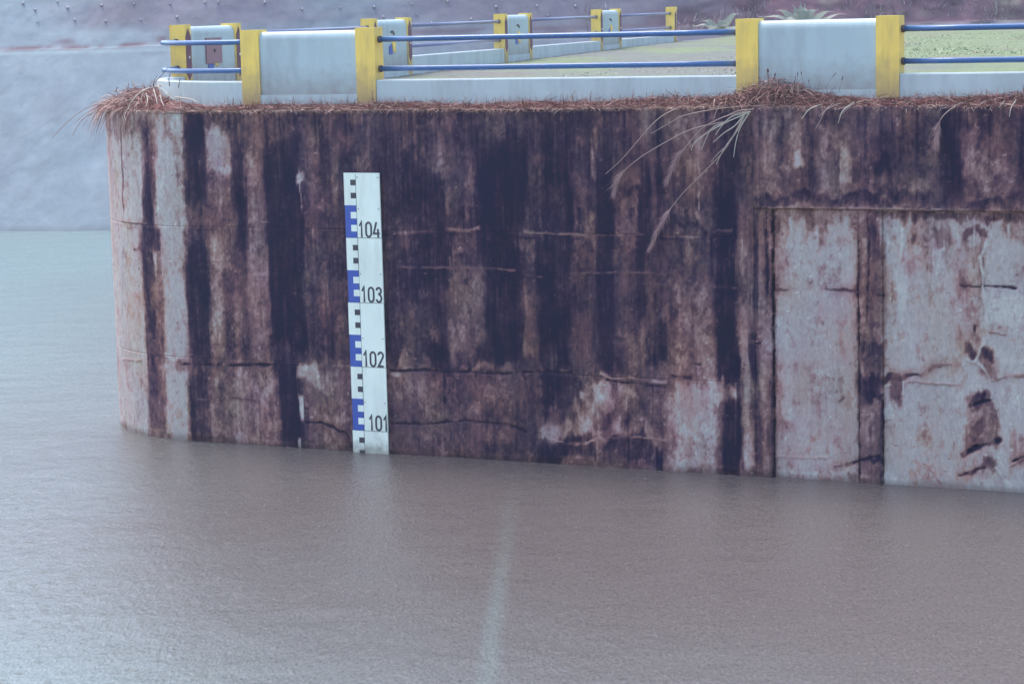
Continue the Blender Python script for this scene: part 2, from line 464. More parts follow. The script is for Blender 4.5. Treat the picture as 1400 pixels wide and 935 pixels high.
(6.892,7.59,4.146,5.303,0.34,1),
(6.973,7.174,4.363,4.711,0.46,0.6),
(7.233,7.472,4.365,4.711,0.46,0.6),
(7.155,7.593,4.067,4.266,0.48,0.7),
(7.57,20.0,4.15,5.3,0.06,0.95),
(7.193,7.293,4.414,4.711,0.16,0.6),
(6.872,7.271,4.86,5.255,0.12,0.7),
(3.983,5.476,3.897,4.082,0.05,0.95),  # painted shadow line at the foot of the projecting band
(5.476,20.0,3.89,4.101,0.04,0.95),  # same painted shadow line, carried on to the right
(3.831,4.048,3.888,4.116,0.2,0.7),
(4.114,5.351,-0.04,3.856,0.88,1),
(4.111,5.36,3.65,3.856,0.5,0.85),
(4.216,4.432,3.207,3.726,0.66,0.6),
(4.131,4.239,3.413,3.828,0.3,0.7),
(4.584,4.755,3.421,3.834,0.5,0.7),
(4.797,4.903,3.218,3.682,0.42,0.7),
(4.627,4.734,3.546,3.731,0.3,0.6),
(4.126,4.364,2.683,3.518,0.7,0.6),
(4.409,4.602,3.003,3.522,0.95,0.6),
(4.792,5.112,2.754,3.013,0.62,0.6),
(4.955,5.325,3.018,3.43,0.96,0.6),
(4.566,5.103,1.184,1.604,0.72,0.6),
(4.102,4.322,0.591,1.038,0.6,0.7),
(4.881,5.204,-0.02,0.509,0.78,0.5),
(5.096,5.257,0.041,0.2,1,0.4),
(4.122,4.209,2.576,2.891,0.5,0.6),
(5.351,5.709,-0.043,3.866,0.5,1),
(5.388,5.493,2.303,3.844,0.62,0.8),
(5.505,5.87,3.112,3.623,0.16,0.9),
(5.502,5.712,2.267,3.111,0.34,0.8),
(5.361,5.793,1.831,1.976,0.06,0.9),
(5.36,5.708,1.58,1.83,0.3,0.7),
(5.359,5.707,1.206,1.601,0.07,0.9),
(5.399,5.59,0.639,1.162,0.62,0.7),
(5.589,5.694,0.227,1.065,0.28,0.7),
(5.343,5.683,0.304,0.409,0.08,0.9),
(5.417,5.672,-0.01,0.285,0.42,0.7),
(5.51,5.552,1.995,2.306,0.2,0.5),
(5.709,20.0,-0.326,3.861,0.87,1),
(5.642,20.0,3.72,3.871,0.16,0.8),
(5.683,6.672,3.398,3.752,0.6,0.6),
(6.057,6.672,3.31,3.573,0.42,0.6),
(5.902,6.16,3.547,3.7,0.8,0.5),
(5.89,6.774,2.964,3.299,0.66,0.6),
(5.722,5.868,2.52,3.033,0.6,0.5),
(6.345,6.427,2.538,2.792,0.68,0.5),
(5.889,5.993,2.319,3.138,1,0.8),
(5.846,5.888,1.925,2.234,1,0.9),
(5.791,5.969,1.055,1.44,0.3,0.8),
(5.716,5.864,0.655,1.051,0.68,0.5),
(6.208,6.416,0.621,0.787,0.68,0.5),
(6.673,6.796,0.292,3.257,0.8,0.5),
(6.794,7.178,2.353,3.764,0.6,0.85),
(6.824,6.986,3.441,3.602,0.16,0.85),
(7.006,7.197,3.505,3.645,0.12,0.85),
(7.077,7.138,2.761,3.565,0.3,0.6),
(6.785,7.08,1.741,2.351,0.62,0.8),
(6.877,7.081,1.804,2.007,0.16,0.9),
(7.091,7.292,1.893,2.096,0.1,0.9),
(7.081,7.303,1.629,1.893,0.45,0.8),
(6.94,7.204,1.175,1.39,0.07,0.9),
(6.879,7.307,0.663,1.176,0.5,0.85),
(6.91,7.124,0.824,1.049,0.22,0.8),
(7.105,7.268,0.267,0.442,0.22,0.8),
(7.18,20.0,2.169,2.772,0.9,0.8),
(7.396,20.0,3.474,3.812,0.6,0.6),
(6.778,7.391,-0.204,0.313,0.72,0.4),
(7.449,20.0,0.348,0.858,0.66,0.6),
(7.479,20.0,2.927,3.176,0.75,0.5),
]
LINES = [
([(-4.988, 1.271), (-4.542, 1.278), (-4.193, 1.315)],0.02,0.05),
([(-5.843, 1.248), (-5.152, 1.265)],0.06,0.03),
([(-7.281, 3.487), (-6.511, 3.492)],0.45,0.02),
([(-6.875, 3.069), (-6.701, 3.068)],0.3,0.03),
([(-7.641, 1.155), (-6.794, 1.238)],0.6,0.015),
([(-4.431, 3.604), (-4.128, 3.563)],0.62,0.03),
([(-5.23, 2.941), (-4.987, 2.923)],0.6,0.025),
([(-4.932, 0.754), (-4.502, 0.715)],0.3,0.015),
([(-5.592, 0.688), (-5.317, 0.701)],0.4,0.015),
([(-3.61, 0.407), (-3.32, 0.422), (-3.126, 0.373), (-3.012, 0.298), (-2.883, 0.281), (-2.801, 0.054)],0.02,0.05),
([(-1.033, 3.508), (-0.679, 3.491), (-0.507, 3.527)],0.58,0.05),
([(0.262, 3.485), (0.464, 3.466), (0.606, 3.479)],0.6,0.04),
([(0.606, 3.468), (1.053, 3.465), (1.378, 3.395)],0.5,0.035),
([(-1.862, 2.912), (-1.437, 2.91), (-0.942, 2.922), (-0.453, 2.922), (0.09, 2.901)],0.42,0.02),
([(0.98, 2.878), (1.68, 2.905), (2.481, 2.903)],0.38,0.02),
([(0.244, 2.839), (0.53, 2.813)],0.32,0.02),
([(-2.073, 1.298), (-1.491, 1.333), (-0.993, 1.331), (-0.014, 1.338)],0.03,0.035),
([(0.169, 1.379), (0.945, 1.389)],0.05,0.03),
([(-1.142, 1.325), (-1.145, 0.85)],0.03,0.03),
([(-2.103, 0.472), (-1.52, 0.502), (-0.77, 0.585), (-0.157, 0.56), (0.204, 0.466)],0.06,0.03),
([(0.422, 0.5), (0.563, 0.374), (0.86, 0.323), (1.157, 0.339), (1.335, 0.393)],0.72,0.035),
([(1.335, 0.415), (1.57, 0.45), (1.978, 0.483), (2.461, 0.454)],0.6,0.03),
([(1.451, 1.41), (1.601, 1.329), (1.88, 1.363), (2.167, 1.332), (2.476, 1.302)],0.75,0.03),
([(1.53, 1.304), (1.994, 1.281), (2.452, 1.236)],0.12,0.02),
([(1.807, 3.488), (2.151, 3.483)],0.36,0.03),
([(3.275, 3.554), (3.496, 3.547)],0.3,0.03),
([(2.796, 4.914), (2.904, 4.757)],0.6,0.04),
([(3.003, 4.652), (3.02, 4.286), (3.012, 3.813)],0.7,0.022),
([(2.968, 3.813), (3.011, 3.729)],0.6,0.05),
([(4.112, 3.848), (4.1, 2.68), (4.098, 1.415), (4.094, -0.025)],0.04,0.022),
([(4.025, 3.826), (4.023, 2.677)],0.05,0.02),
([(3.982, 3.878), (4.8, 3.898), (5.643, 3.887), (6.671, 3.88), (7.871, 3.875)],0.72,0.022),
([(5.358, 3.485), (5.355, 2.714), (5.359, 1.469), (5.374, 0.001)],0.04,0.028),
([(5.507, 3.845), (5.504, 3.129), (5.49, 2.304)],0.08,0.024),
([(5.697, 1.276), (5.692, -0.001)],0.1,0.02),
([(4.813, 2.73), (5.111, 2.738), (5.344, 2.724)],0.25,0.022),
([(4.165, 2.723), (4.317, 2.717)],0.3,0.03),
([(5.355, 2.724), (5.502, 2.697)],0.25,0.022),
([(5.638, 2.69), (5.701, 2.682)],0.15,0.05),
([(5.182, 0.253), (5.364, 0.316), (5.662, 0.418)],0.03,0.045),
([(4.989, 0.21), (5.097, 0.238)],0.3,0.03),
([(4.119, 0.298), (4.882, 0.32)],0.7,0.012),
([(5.985, 3.587), (5.984, 3.394), (5.942, 3.189)],1,0.025),
([(6.078, 3.751), (6.057, 3.548)],0.85,0.02),
([(4.37, 3.727), (4.389, 3.468)],0.95,0.02),
([(5.181, 3.759), (5.201, 3.585)],0.9,0.02),
([(6.894, 3.802), (6.915, 3.642)],0.85,0.02),
([(7.456, 3.69), (7.467, 3.521)],0.95,0.025),
([(5.708, 1.442), (5.802, 1.55), (5.949, 1.494), (6.053, 1.561), (6.22, 1.578)],0.2,0.07),
([(6.22, 1.578), (6.416, 1.71), (6.673, 1.73)],0.5,0.06),
([(5.991, 1.475), (5.99, 1.289)],1,0.02),
([(5.739, 1.402), (5.802, 1.426)],1,0.03),
([(6.053, 1.468), (6.735, 1.467)],0.6,0.012),
([(6.784, 2.864), (6.835, 2.835), (7.078, 2.831)],0.04,0.035),
([(7.108, 2.842), (7.38, 2.839), (7.56, 2.823)],0.08,0.03),
([(6.784, 2.864), (6.794, 3.056)],0.5,0.02),
([(7.147, 3.415), (7.107, 3.314), (7.077, 3.244), (7.108, 3.013), (7.108, 2.842), (7.17, 2.51), (7.201, 2.309)],1,0.04),
([(7.201, 2.259), (7.181, 2.137), (7.06, 1.97)],0.98,0.035),
([(7.06, 1.949), (7.02, 1.826), (7.101, 1.727), (7.203, 1.569), (7.244, 1.448), (7.234, 1.295)],1,0.045),
([(6.898, 1.811), (7.04, 1.786)],0.95,0.03),
([(6.999, 2.292), (6.999, 2.15)],0.2,0.02),
([(7.201, 2.208), (7.422, 2.185)],0.5,0.03),
([(6.92, 1.168), (7.133, 1.249), (7.204, 1.263)],0.02,0.04),
([(6.839, 0.495), (7.033, 0.598), (7.206, 0.649), (7.328, 0.707)],0.01,0.075),
([(6.798, 0.172), (6.983, 0.245), (7.136, 0.316)],0.12,0.035),
([(7.531, 0.442), (7.691, 0.512), (7.811, 0.58)],0.05,0.06),
([(7.234, 1.529), (7.435, 1.599), (7.785, 1.634)],0.55,0.05),
([(6.281, 0.328), (6.416, 0.221), (6.53, 0.062)],0.6,0.015),
([(7.309, 0.326), (7.472, 0.079)],1,0.05),
([(5.048, 1.141), (5.124, 1.197)],0.4,0.02),
([(7.491, 0.337), (7.641, 0.468)],0.5,0.02),
([(-7.66, 1.054), (-7.834, 0.286)],1,0.02),
([(-7.34, 3.038), (-7.66, 1.054)],0.95,0.01),
([(3.619, 1.937), (3.862, 1.966)],0.85,0.025),
([(3.741, 1.952), (3.917, 1.947)],0.1,0.02),
([(2.855, 1.608), (2.99, 1.592)],0.2,0.025),
([(2.569, 1.414), (2.852, 1.383)],0.12,0.04),
]
HANGING = [
('blade',[(3.843, 5.248), (3.515, 5.116), (3.262, 5.013), (3.103, 4.713)]),
('blade',[(3.755, 5.208), (3.633, 4.971), (3.455, 4.744), (3.32, 4.505)]),
('blade',[(3.843, 5.248), (3.559, 5.178), (3.393, 5.024), (3.315, 4.92)]),
('blade',[(3.756, 5.218), (3.612, 5.054), (3.447, 4.951), (3.281, 4.817)]),
('blade',[(3.821, 5.228), (3.688, 5.023), (3.62, 4.817), (3.585, 4.61)]),
('blade',[(3.515, 5.116), (3.228, 4.972), (3.005, 4.817), (2.948, 4.702)]),
('blade',[(3.455, 4.744), (3.333, 4.64), (3.244, 4.536)]),
('blade',[(3.886, 5.279), (3.669, 5.26), (3.45, 5.178)]),
('blade',[(3.262, 5.013), (3.139, 4.91), (3.06, 4.806)]),
('plume',[(3.756, 5.228), (3.477, 4.744), (3.075, 4.337), (2.816, 4.095), (2.599, 3.84), (2.449, 3.606), (2.308, 3.327)]),
('plume',[(3.515, 5.116), (3.119, 5.045), (2.807, 4.942), (2.242, 4.648), (1.92, 4.415), (1.815, 4.287), (1.754, 4.106)]),
('plume',[(3.799, 5.259), (3.45, 5.178), (3.119, 5.014), (2.894, 4.785), (2.735, 4.597), (2.596, 4.303)]),
('stem',[(4.027, 5.329), (3.452, 5.302), (2.9, 5.212), (2.677, 5.119), (2.338, 4.942)]),
('stem',[(2.747, 5.306), (2.567, 5.224), (2.374, 5.089), (2.11, 4.816), (1.878, 4.573), (1.622, 4.36)]),
('blade',[(5.005, 5.353), (4.931, 5.253), (4.856, 5.111), (4.792, 5.01)]),
('blade',[(4.826, 5.334), (4.699, 5.274), (4.592, 5.143)]),
('blade',[(5.11, 5.353), (4.952, 5.273), (4.846, 5.172)]),
('blade',[(5.298, 5.362), (5.183, 5.251), (5.119, 5.08)]),
('blade',[(5.392, 5.371), (5.267, 5.311), (5.183, 5.211)]),
('plume',[(6.87, 5.361), (6.75, 5.312), (6.599, 5.184), (6.529, 5.046), (6.509, 4.827)]),
('blade',[(7.387, 5.357), (7.348, 5.279)]),
('blade',[(7.544, 5.376), (7.515, 5.278), (7.496, 5.161)]),
('blade',[(7.149, 5.369), (7.08, 5.33), (7.02, 5.261)]),
]
NOSE_BLADES = [
('stem',[(-6.138, 0.196, 5.691), (-6.933, 0.441, 5.571), (-7.998, 1.128, 5.381), (-8.179, 0.981, 5.292), (-8.351, 0.837, 5.143), (-8.495, 0.716, 4.98), (-8.6, 0.624, 4.828)]),
('stem',[(-7.432, 0.856, 5.474), (-7.99, 1.134, 5.344), (-8.182, 0.978, 5.207), (-8.318, 0.865, 5.056)]),
('stem',[(-7.846, 1.248, 5.399), (-8.146, 1.008, 5.181), (-8.243, 0.928, 5.077), (-8.344, 0.844, 4.863)]),
('blade',[(-6.218, 0.213, 5.691), (-6.033, 0.094, 5.636), (-5.89, -0.006, 5.57), (-5.725, -0.099, 5.492)]),
('blade',[(-6.303, 0.233, 5.645), (-6.163, 0.074, 5.534), (-6.047, -0.072, 5.413)]),
('blade',[(-6.163, 0.201, 5.552), (-6.044, 0.054, 5.465), (-5.915, -0.088, 5.39)]),
('blade',[(-6.513, 0.297, 5.621), (-6.478, 0.154, 5.533), (-6.395, -0.001, 5.446)]),
('blade',[(-6.512, 0.297, 5.632), (-6.918, 0.409, 5.455), (-7.203, 0.511, 5.381), (-7.988, 1.136, 5.162), (-8.047, 1.088, 5.08)]),
('blade',[(-7.378, 0.808, 5.332), (-7.19, 0.502, 5.263), (-7.052, 0.269, 5.168)]),
('blade',[(-7.378, 0.808, 5.332), (-7.472, 0.724, 5.205), (-7.534, 0.612, 5.044)]),
('blade',[(-7.276, 0.722, 5.347), (-7.274, 0.562, 5.248), (-7.251, 0.392, 5.126)]),
('blade',[(-6.773, 0.405, 5.489), (-7.009, 0.436, 5.419), (-7.432, 0.634, 5.329), (-7.7, 0.77, 5.288)]),
('blade',[(-6.386, 0.256, 5.668), (-6.585, 0.235, 5.577), (-6.745, 0.209, 5.416), (-6.707, 0.103, 5.327)]),
('blade',[(-7.083, 0.581, 5.329), (-6.973, 0.368, 5.245), (-6.799, 0.142, 5.15)]),
('blade',[(-7.946, 1.17, 5.281), (-8.008, 1.12, 5.139), (-8.022, 1.109, 5.018)]),
('blade',[(-5.848, 0.158, 5.516), (-5.47, 0.031, 5.485), (-5.271, -0.075, 5.431)]),
('blade',[(-6.48, 0.286, 5.574), (-6.346, 0.115, 5.464), (-6.3, -0.025, 5.377)]),
('twig',[(-6.263, 0.223, 5.749), (-6.004, 0.048, 5.88), (-5.795, -0.096, 5.997)]),
('twig',[(-6.3, 0.232, 5.691), (-6.178, 0.077, 5.789), (-6.004, -0.078, 5.873)]),
('twig',[(-5.955, 0.168, 5.69), (-5.876, 0.034, 5.81), (-5.758, -0.098, 5.905)]),
('twig',[(-5.783, 0.153, 5.666), (-5.586, -0.099, 5.812)]),
('twig',[(-7.547, 0.972, 5.578), (-7.146, 0.473, 5.666), (-6.94, 0.209, 5.663)]),
]
WEEPS = [(-16.503,6.755),(-15.155,6.796),(-13.999,6.716),(-12.75,6.735),(-17.13,7.43),(-16.662,7.189),(-15.874,7.448),(-15.462,7.234),(-14.21,7.278),(-13.031,7.299),(-11.744,7.266),(-11.453,6.803),(-10.489,7.285),(-10.027,7.273),(-8.462,7.235),(-7.185,6.972),(-5.877,6.991),(-4.677,6.987),(-4.338,6.613),(-3.33,7.059),(-3.172,6.66),(-2.039,7.108),(-1.196,6.448),(-2.624,6.356),(-0.275,6.877),(1.251,6.866),(1.65,6.505),(2.719,6.83),]

PAL_T = [0.0, 0.1, 0.2, 0.35, 0.5, 0.65, 0.8, 0.9, 1.0]
PAL_C = [(37, 37, 66), (50, 45, 70), (66, 58, 80), (90, 75, 90), (114, 96, 107), (140, 123, 134), (152, 147, 160), (156, 162, 178), (182, 198, 208)]
K_WALL = np.array([0.77, 0.90, 1.15])
K_AIR = np.array([0.018, 0.019, 0.022])
PAL = np.clip((lin(PAL_C) - K_AIR) / K_WALL, 0.003, 0.9)
def tone_at(u, z):
    shp = u.shape
    uw = u + 0.028 * fbm(u * 26, z * 0.7, 131, 4, 0.6) + 0.075 * fbm(u * 1.6, z * 1.0, 1, 5, 0.6) + 0.035 * fbm(u * 8, z * 2.4, 5, 4, 0.65)
    zw = z + 0.22 * fbm(u * 3.5, z * 1.2, 9, 4) + 0.08 * fbm(u * 12, z * 3.0, 13, 3)
    T = np.full(shp, 0.4)
    du = uw.max(); 
    ur = u[:, 0]; zr = z[0, :]
    sp = 0.5 + 1.6 * vn(u * 3, z * 1.3, 21) ** 1.5
    for (a, b, c, d, t, al) in BOXES:
        i0, i1 = np.searchsorted(ur, [a - 0.2, b + 0.2]); j0, j1 = np.searchsorted(zr, [c - 0.35, d + 0.35])
        if i1 <= i0 or j1 <= j0: continue
        w = (b - a); h = (d - c)
        small = w * h < 0.02; sx = min(0.065, max(0.012, w * 0.28)); sy = min(0.3, max(0.015, h * 0.2))
        kk = 0.25 if small else 1.0; U = u[i0:i1, j0:j1] + kk * (uw - u)[i0:i1, j0:j1]; Z = z[i0:i1, j0:j1] + kk * (zw - z)[i0:i1, j0:j1]
        S = sp[i0:i1, j0:j1]
        m = sstep(-sx * S, sx * S, U - a) * sstep(-sx * S, sx * S, b - U) * sstep(-sy, sy, Z - c) * sstep(-sy, sy, d - Z)
        T[i0:i1, j0:j1] = T[i0:i1, j0:j1] * (1 - m * al) + t * m * al
    # running streaks, blotches, pores
    st = fbm(u * 11, z * 0.8, 31, 5, 0.65); st2 = fbm(u * 38, z * 2.2, 37, 3, 0.6); bl = fbm(u * 4, z * 3.4, 41, 5, 0.6); gr = fbm(u * 22, z * 17, 47, 3, 0.6)
    mid = 0.35 + 1.5 * np.clip(T, 0, 1) * (1.15 - np.clip(T, 0, 1))
    calm = 1 - 0.68 * sstep(0.76, 0.88, T)
    T = T + calm * (mid * (0.17 * st + 0.10 * st2 + 0.22 * bl + 0.20 * gr)) + (0.015 + 0.06 * st2 + 0.09 * bl + 0.05 * st) * (1 - sstep(0.08, 0.25, T)) - 0.12 * sstep(0.74, 0.86, T) * (0.1 + fbm(u * 1.9, z * 0.35, 141, 4) + 0.8 * fbm(u * 1.2, z * 0.9, 143, 4))
    # crisp-edged peeled and mossy patches
    p1 = fbm(u * 5.5, z * 3.2, 101, 6, 0.62); p2 = fbm(u * 9 + 5, z * 6, 107, 6, 0.62); p3 = fbm(u * 3 + 9, z * 1.1, 111, 6, 0.66)
    T = T + calm * (0.13 * sstep(0.16, 0.22, p1) * sstep(0.12, 0.3, T) - 0.13 * sstep(0.2, 0.26, p2) * sstep(0.1, 0.4, T) + 0.05 * sstep(0.05, 0.1, p3) * sstep(0.1, 0.22, T))
    T = T - (1 - calm) * 0.15 * (sstep(0.24, 0.32, p2) + 0.8 * sstep(0.28, 0.34, p1))
    # runs: thin drips from the top, the pour lines and random leaks
    g2 = np.random.default_rng(int(abs(u[0, 0] * 100 + z[0, 0] * 10)) + 3)
    for k in range(int(26 * (ur[-1] - ur[0])) if (ur[1] - ur[0]) < 0.03 else 0):
        us = g2.uniform(ur[0], ur[-1]); src = g2.random(); zs = ZT if src < 0.35 else (g2.choice([1.36, 3.47, 3.86]) if src < 0.6 else g2.uniform(0.3, 5.2))
        ln = g2.uniform(0.15, 1.3) * (1.3 if zs == ZT else 1); wv_ = g2.uniform(0.006, 0.028); dt = g2.choice([0.26, -0.22, -0.3, 0.16]) * g2.uniform(0.5, 1.2)
        if zs - ln > zr[-1] or zs < zr[0]: continue
        i0, i1 = np.searchsorted(ur, [us - 0.12, us + 0.12]); j0, j1 = np.searchsorted(zr, [zs - ln, zs])
        if i1 <= i0 or j1 <= j0: continue
        U = u[i0:i1, j0:j1]; Z = z[i0:i1, j0:j1]; tt = (zs - Z) / ln
        m = np.exp(-((U - us - 0.02 * fbm(Z * 2.5, Z * 0 + us, 5, 3)) / (wv_ * (1 - 0.6 * tt) * (0.6 + 0.8 * vn(Z * 9, U * 0 + us, 3)))) ** 2) * (1 - tt) ** 0.7 * (0.35 + 0.65 * vn(Z * 6, U * 8, 9))
        T[i0:i1, j0:j1] += dt * m * calm[i0:i1, j0:j1]
    # broken deposits along the pour lines
    for zl, up_ in ((1.37, 1), (3.45, 1), (2.75, 0.4)):
        dz_ = z - zl - 0.05 * fbm(u * 1.3, u * 0 + zl, 5, 4)
        dep = np.exp(-(dz_ / 0.03) ** 2) * sstep(0.08, 0.3, fbm(u * 2.5, z * 6 + zl, 115, 5, 0.65)) * sstep(0.3, 0.6, vn(u * 0.7, z * 0 + zl, 4)); T = T + 0.28 * dep * up_ * (u < 3.8)
        drk = np.exp(-((dz_ + 0.035) / 0.02) ** 2) * sstep(0.0, 0.3, fbm(u * 1.8, z * 4 + zl, 118, 5, 0.65)); T = T - 0.2 * drk * up_ * (u < 3.8)
    # silt and scum at the waterline
    sc = z - 0.10 - 0.05 * fbm(u * 1.6, u * 0, 121, 4); T = T + 0.16 * np.exp(-(sc / 0.025) ** 2) * vn(u * 5, z * 8, 12)
    # small pits and pale crumbs
    pit = vn(u * 26, z * 22, 53); T = T - 0.28 * sstep(0.9, 0.97, pit) * sstep(0.5, 0.8, T)
    cr = vn(u * 24 + 40, z * 22, 57); T = T + 0.3 * sstep(0.94, 0.99, cr)
    return T
def lines_at(u, z, T):
    disp = np.zeros_like(T)
    ur = u[:, 0]; zr = z[0, :]
    uw = u + 0.03 * fbm(u * 8, z * 8, 61, 5, 0.7); zw = z + 0.03 * fbm(u * 8, z * 8, 67, 5, 0.7)
    for pts, t, w in LINES:
        for (x0, y0), (x1, y1) in zip(pts, pts[1:]):
            i0, i1 = np.searchsorted(ur, [min(x0, x1) - 0.15, max(x0, x1) + 0.15]); j0, j1 = np.searchsorted(zr, [min(y0, y1) - 0.15, max(y0, y1) + 0.15])
            if i1 <= i0 or j1 <= j0: continue
            U = uw[i0:i1, j0:j1]; Z = zw[i0:i1, j0:j1]
            dx, dy = x1 - x0, y1 - y0; q = np.clip(((U - x0) * dx + (Z - y0) * dy) / (dx * dx + dy * dy + 1e-9), 0, 1)
            d = np.hypot(U - x0 - q * dx, Z - y0 - q * dy)
            U0 = u[i0:i1, j0:j1]; Z0 = z[i0:i1, j0:j1]
            ww = w * (0.15 + 1.1 * vn(U0 * 6, Z0 * 6, 71) ** 1.3) + (0.006 if w < 0.03 else 0)
            m = (1 - sstep(ww * 0.3, ww * 0.9 + 0.008, d)) * ((0.75 if t > 0.9 else 0.35) + (0.25 if t > 0.9 else 0.65) * sstep(0.2, 0.5, vn(U0 * 11, Z0 * 11, 73)))
            halo = np.exp(-(d / (0.05 + w)) ** 2) * 0.10 * (0.5 + vn(U0 * 9, Z0 * 5, 75)); T[i0:i1, j0:j1] -= halo * (T[i0:i1, j0:j1] > 0.45) * (t < 0.6)
            T[i0:i1, j0:j1] = T[i0:i1, j0:j1] * (1 - m) + t * m
            dd = disp[i0:i1, j0:j1]
            disp[i0:i1, j0:j1] = np.where(m > 0.02, (0.02 if t < 0.3 else -0.010) * m, dd)
    return T, disp
def tone_col(T, u, z):
    T = np.where(T > 0.87, 0.87 + (T - 0.87) * 0.45, T); T = np.clip(T, 0, 1)
    C = np.stack([np.interp(T, PAL_T, PAL[:, k]) for k in range(3)], -1)
    warm = fbm(u * 2.6, z * 1.3, 81, 4); oliv = fbm(u * 3.1 + 9, z * 1.6, 87, 4)
    amt = 1 - sstep(0.7, 0.95, T)
    C = C * (1 + np.stack([0.18 * warm, 0.10 * oliv - 0.03 * warm, -0.12 * warm - 0.10 * oliv], -1) * amt[..., None])
    # silt line where the water has wetted the foot
    wet = 1 - 0.42 * (1 - sstep(0.0, 0.16, z + 0.09 * fbm(u * 2, z, 91, 4)))
    return np.clip(C * wet[..., None], 0.003, 0.9)

wall = thing('retaining_wall', 'tall concrete retaining wall with rounded nose, black streaks and dry grass along its top', 'wall')
def wall_part(name, u0, u1, z0, z1, off, du=0.018, dz=0.018, label=None, ez=0.003, ek=0.010):
    nu = max(2, int((u1 - u0) / du) + 1); nz = max(2, int((z1 - z0) / dz) + 1)
    ur = np.linspace(u0 + 0.003, u1 - 0.003, nu); zr = np.linspace(z0 + ez, z1 - ez, nz)
    u, z = np.meshgrid(ur, zr, indexing='ij')
    T = tone_at(u, z); T, dl = lines_at(u, z, T)
    if du > 0.03: dl = dl * 0
    d = off + dl + 0.005 * fbm(u * 3, z * 3, 3, 4) + 0.012 * fbm(u * 0.5, z * 0.6, 6, 2)
    edge = np.minimum(np.minimum(z - z0, z1 - z), 0.02) / 0.02
    edge = np.where((z1 > ZT - 0.01) & (z > z1 - 0.03), np.minimum((z1 - z) / 0.03 + 0.3, 1), edge)
    d = d + ek * (1 - edge) ** 2 + ek * 2 * np.clip(fbm(u * 4, z * 9, 99, 3) - 0.25, 0, 1) * (1 - np.minimum(np.minimum(z - z0, z1 - z), 0.06) / 0.06)
    P = WP(u, d, z); C = tone_col(T, u, z)
    # returns: push a border ring back by 0.2 m so each piece is solid at its steps
    Pb = WP(u, np.full_like(d, 0.25), z)
    big = np.zeros((nu + 2, nz + 2, 3)); cb = np.zeros((nu + 2, nz + 2, 3))
    big[1:-1, 1:-1] = P; cb[1:-1, 1:-1] = C
    big[0, 1:-1] = Pb[0]; big[-1, 1:-1] = Pb[-1]; big[1:-1, 0] = Pb[:, 0]; big[1:-1, -1] = Pb[:, -1]
    for i, j in ((0, 0), (0, -1), (-1, 0), (-1, -1)): big[i, j] = Pb[i, j]
    cb[0] = cb[1]; cb[-1] = cb[-2]; cb[:, 0] = cb[:, 1]; cb[:, -1] = cb[:, -2]
    n0, n1 = nu + 2, nz + 2
    idx = np.arange(n0 * n1).reshape(n0, n1)
    Q = np.stack([idx[:-1, :-1], idx[1:, :-1], idx[1:, 1:], idx[:-1, 1:]], -1).reshape(-1, 4)
    o = mesh_np(name, big.reshape(-1, 3), Q, M_WALL, wall, cb.reshape(-1, 3))
    if label: o['label'] = label
    return o
UL = -10.2
wall_part('concrete_lift', UL, 3.84, -0.6, 1.36, 0.0, label='lowest pour of concrete, brown with a wavy crack', ez=0.0, ek=0.0015)
wall_part('concrete_lift', UL, 3.84, 1.36, 3.47, 0.0, label='middle pour of concrete with broad black streaks', ez=0.0, ek=0.0015)
wall_part('concrete_lift', UL, 3.84, 3.47, ZT, 0.0, label='top pour of concrete below the grass', ez=0.0, ek=0.0015)
wall_part('upper_band', 3.84, 8.3, 3.88, ZT, -0.045, label='projecting band above the recessed panels')
wall_part('buttress_strip', 3.84, 4.10, -0.6, 3.88, -0.01)
wall_part('wall_panel', 4.10, 5.37, -0.6, 3.88, 0.03, label='pale narrow recessed panel')
wall_part('pilaster', 5.37, 5.70, -0.6, 3.88, -0.012)
wall_part('wall_panel', 5.70, 8.3, -0.6, 3.88, 0.03, label='pale wide recessed panel with white cracks')
wall_part('wall_panel', 8.3, 16, -0.6, 3.88, 0.03, 0.06, 0.06)
wall_part('upper_band', 8.3, 16, 3.88, ZT, -0.045, 0.06, 0.06)
wall_part('back_face', -40, UL, -0.6, ZT, 0.0, 0.25, 0.25)

# ------------------------------------------------------------------ parapet geometry
NP = 0.33                         # outer face of the parapet on the front run
BD = np.array([0.294, 0.956, 0.0]); BD /= np.linalg.norm(BD); BI = np.array([BD[1], -BD[0], 0.0])   # back run direction and inward normal
BACK = [np.array([-5.66, 39.9, 0]), np.array([-2.96, 48.7, 0]), np.array([-0.25, 57.5, 0]), np.array([2.45, 66.3, 0]), np.array([5.16, 75.1, 0])]
ZB = 5.44
def nose_path(off=0.0, k=28):
    """centre line of kerb and rails round the nose: (s,n) from the front block to the first back block"""
    s0, n0 = -4.72, NP + 0.14
    e = BACK[0] + BI * 0.13 - O_; s1, n1 = float(e @ A_), float(e @ N_)
    out = []
    for i in range(k + 1):
        t = i / k * math.pi / 2
        out.append((s0 + (s1 - s0) * math.sin(t) - off * math.sin(t) * 1.0, n1 - (n1 - n0) * math.cos(t) - off * math.cos(t)))
    return out
def back_pt(d, inn, z):
    return BACK[0] + BD * d + BI * inn + np.array([0, 0, z])

# ---- plateau ground
def ground_z(x, y):
    return 5.36 + 0.0075 * np.clip(y - 42, 0, 30) + 0.002 * np.clip(y - 72, 0, 60) + 0.02 * fbm(x * 0.5, y * 0.5, 4, 3) * sstep(40, 46, y)
gx = np.linspace(-9, 34, 173); gy = np.linspace(30, 112, 329)
X, Y = np.meshgrid(gx, gy, indexing='ij')
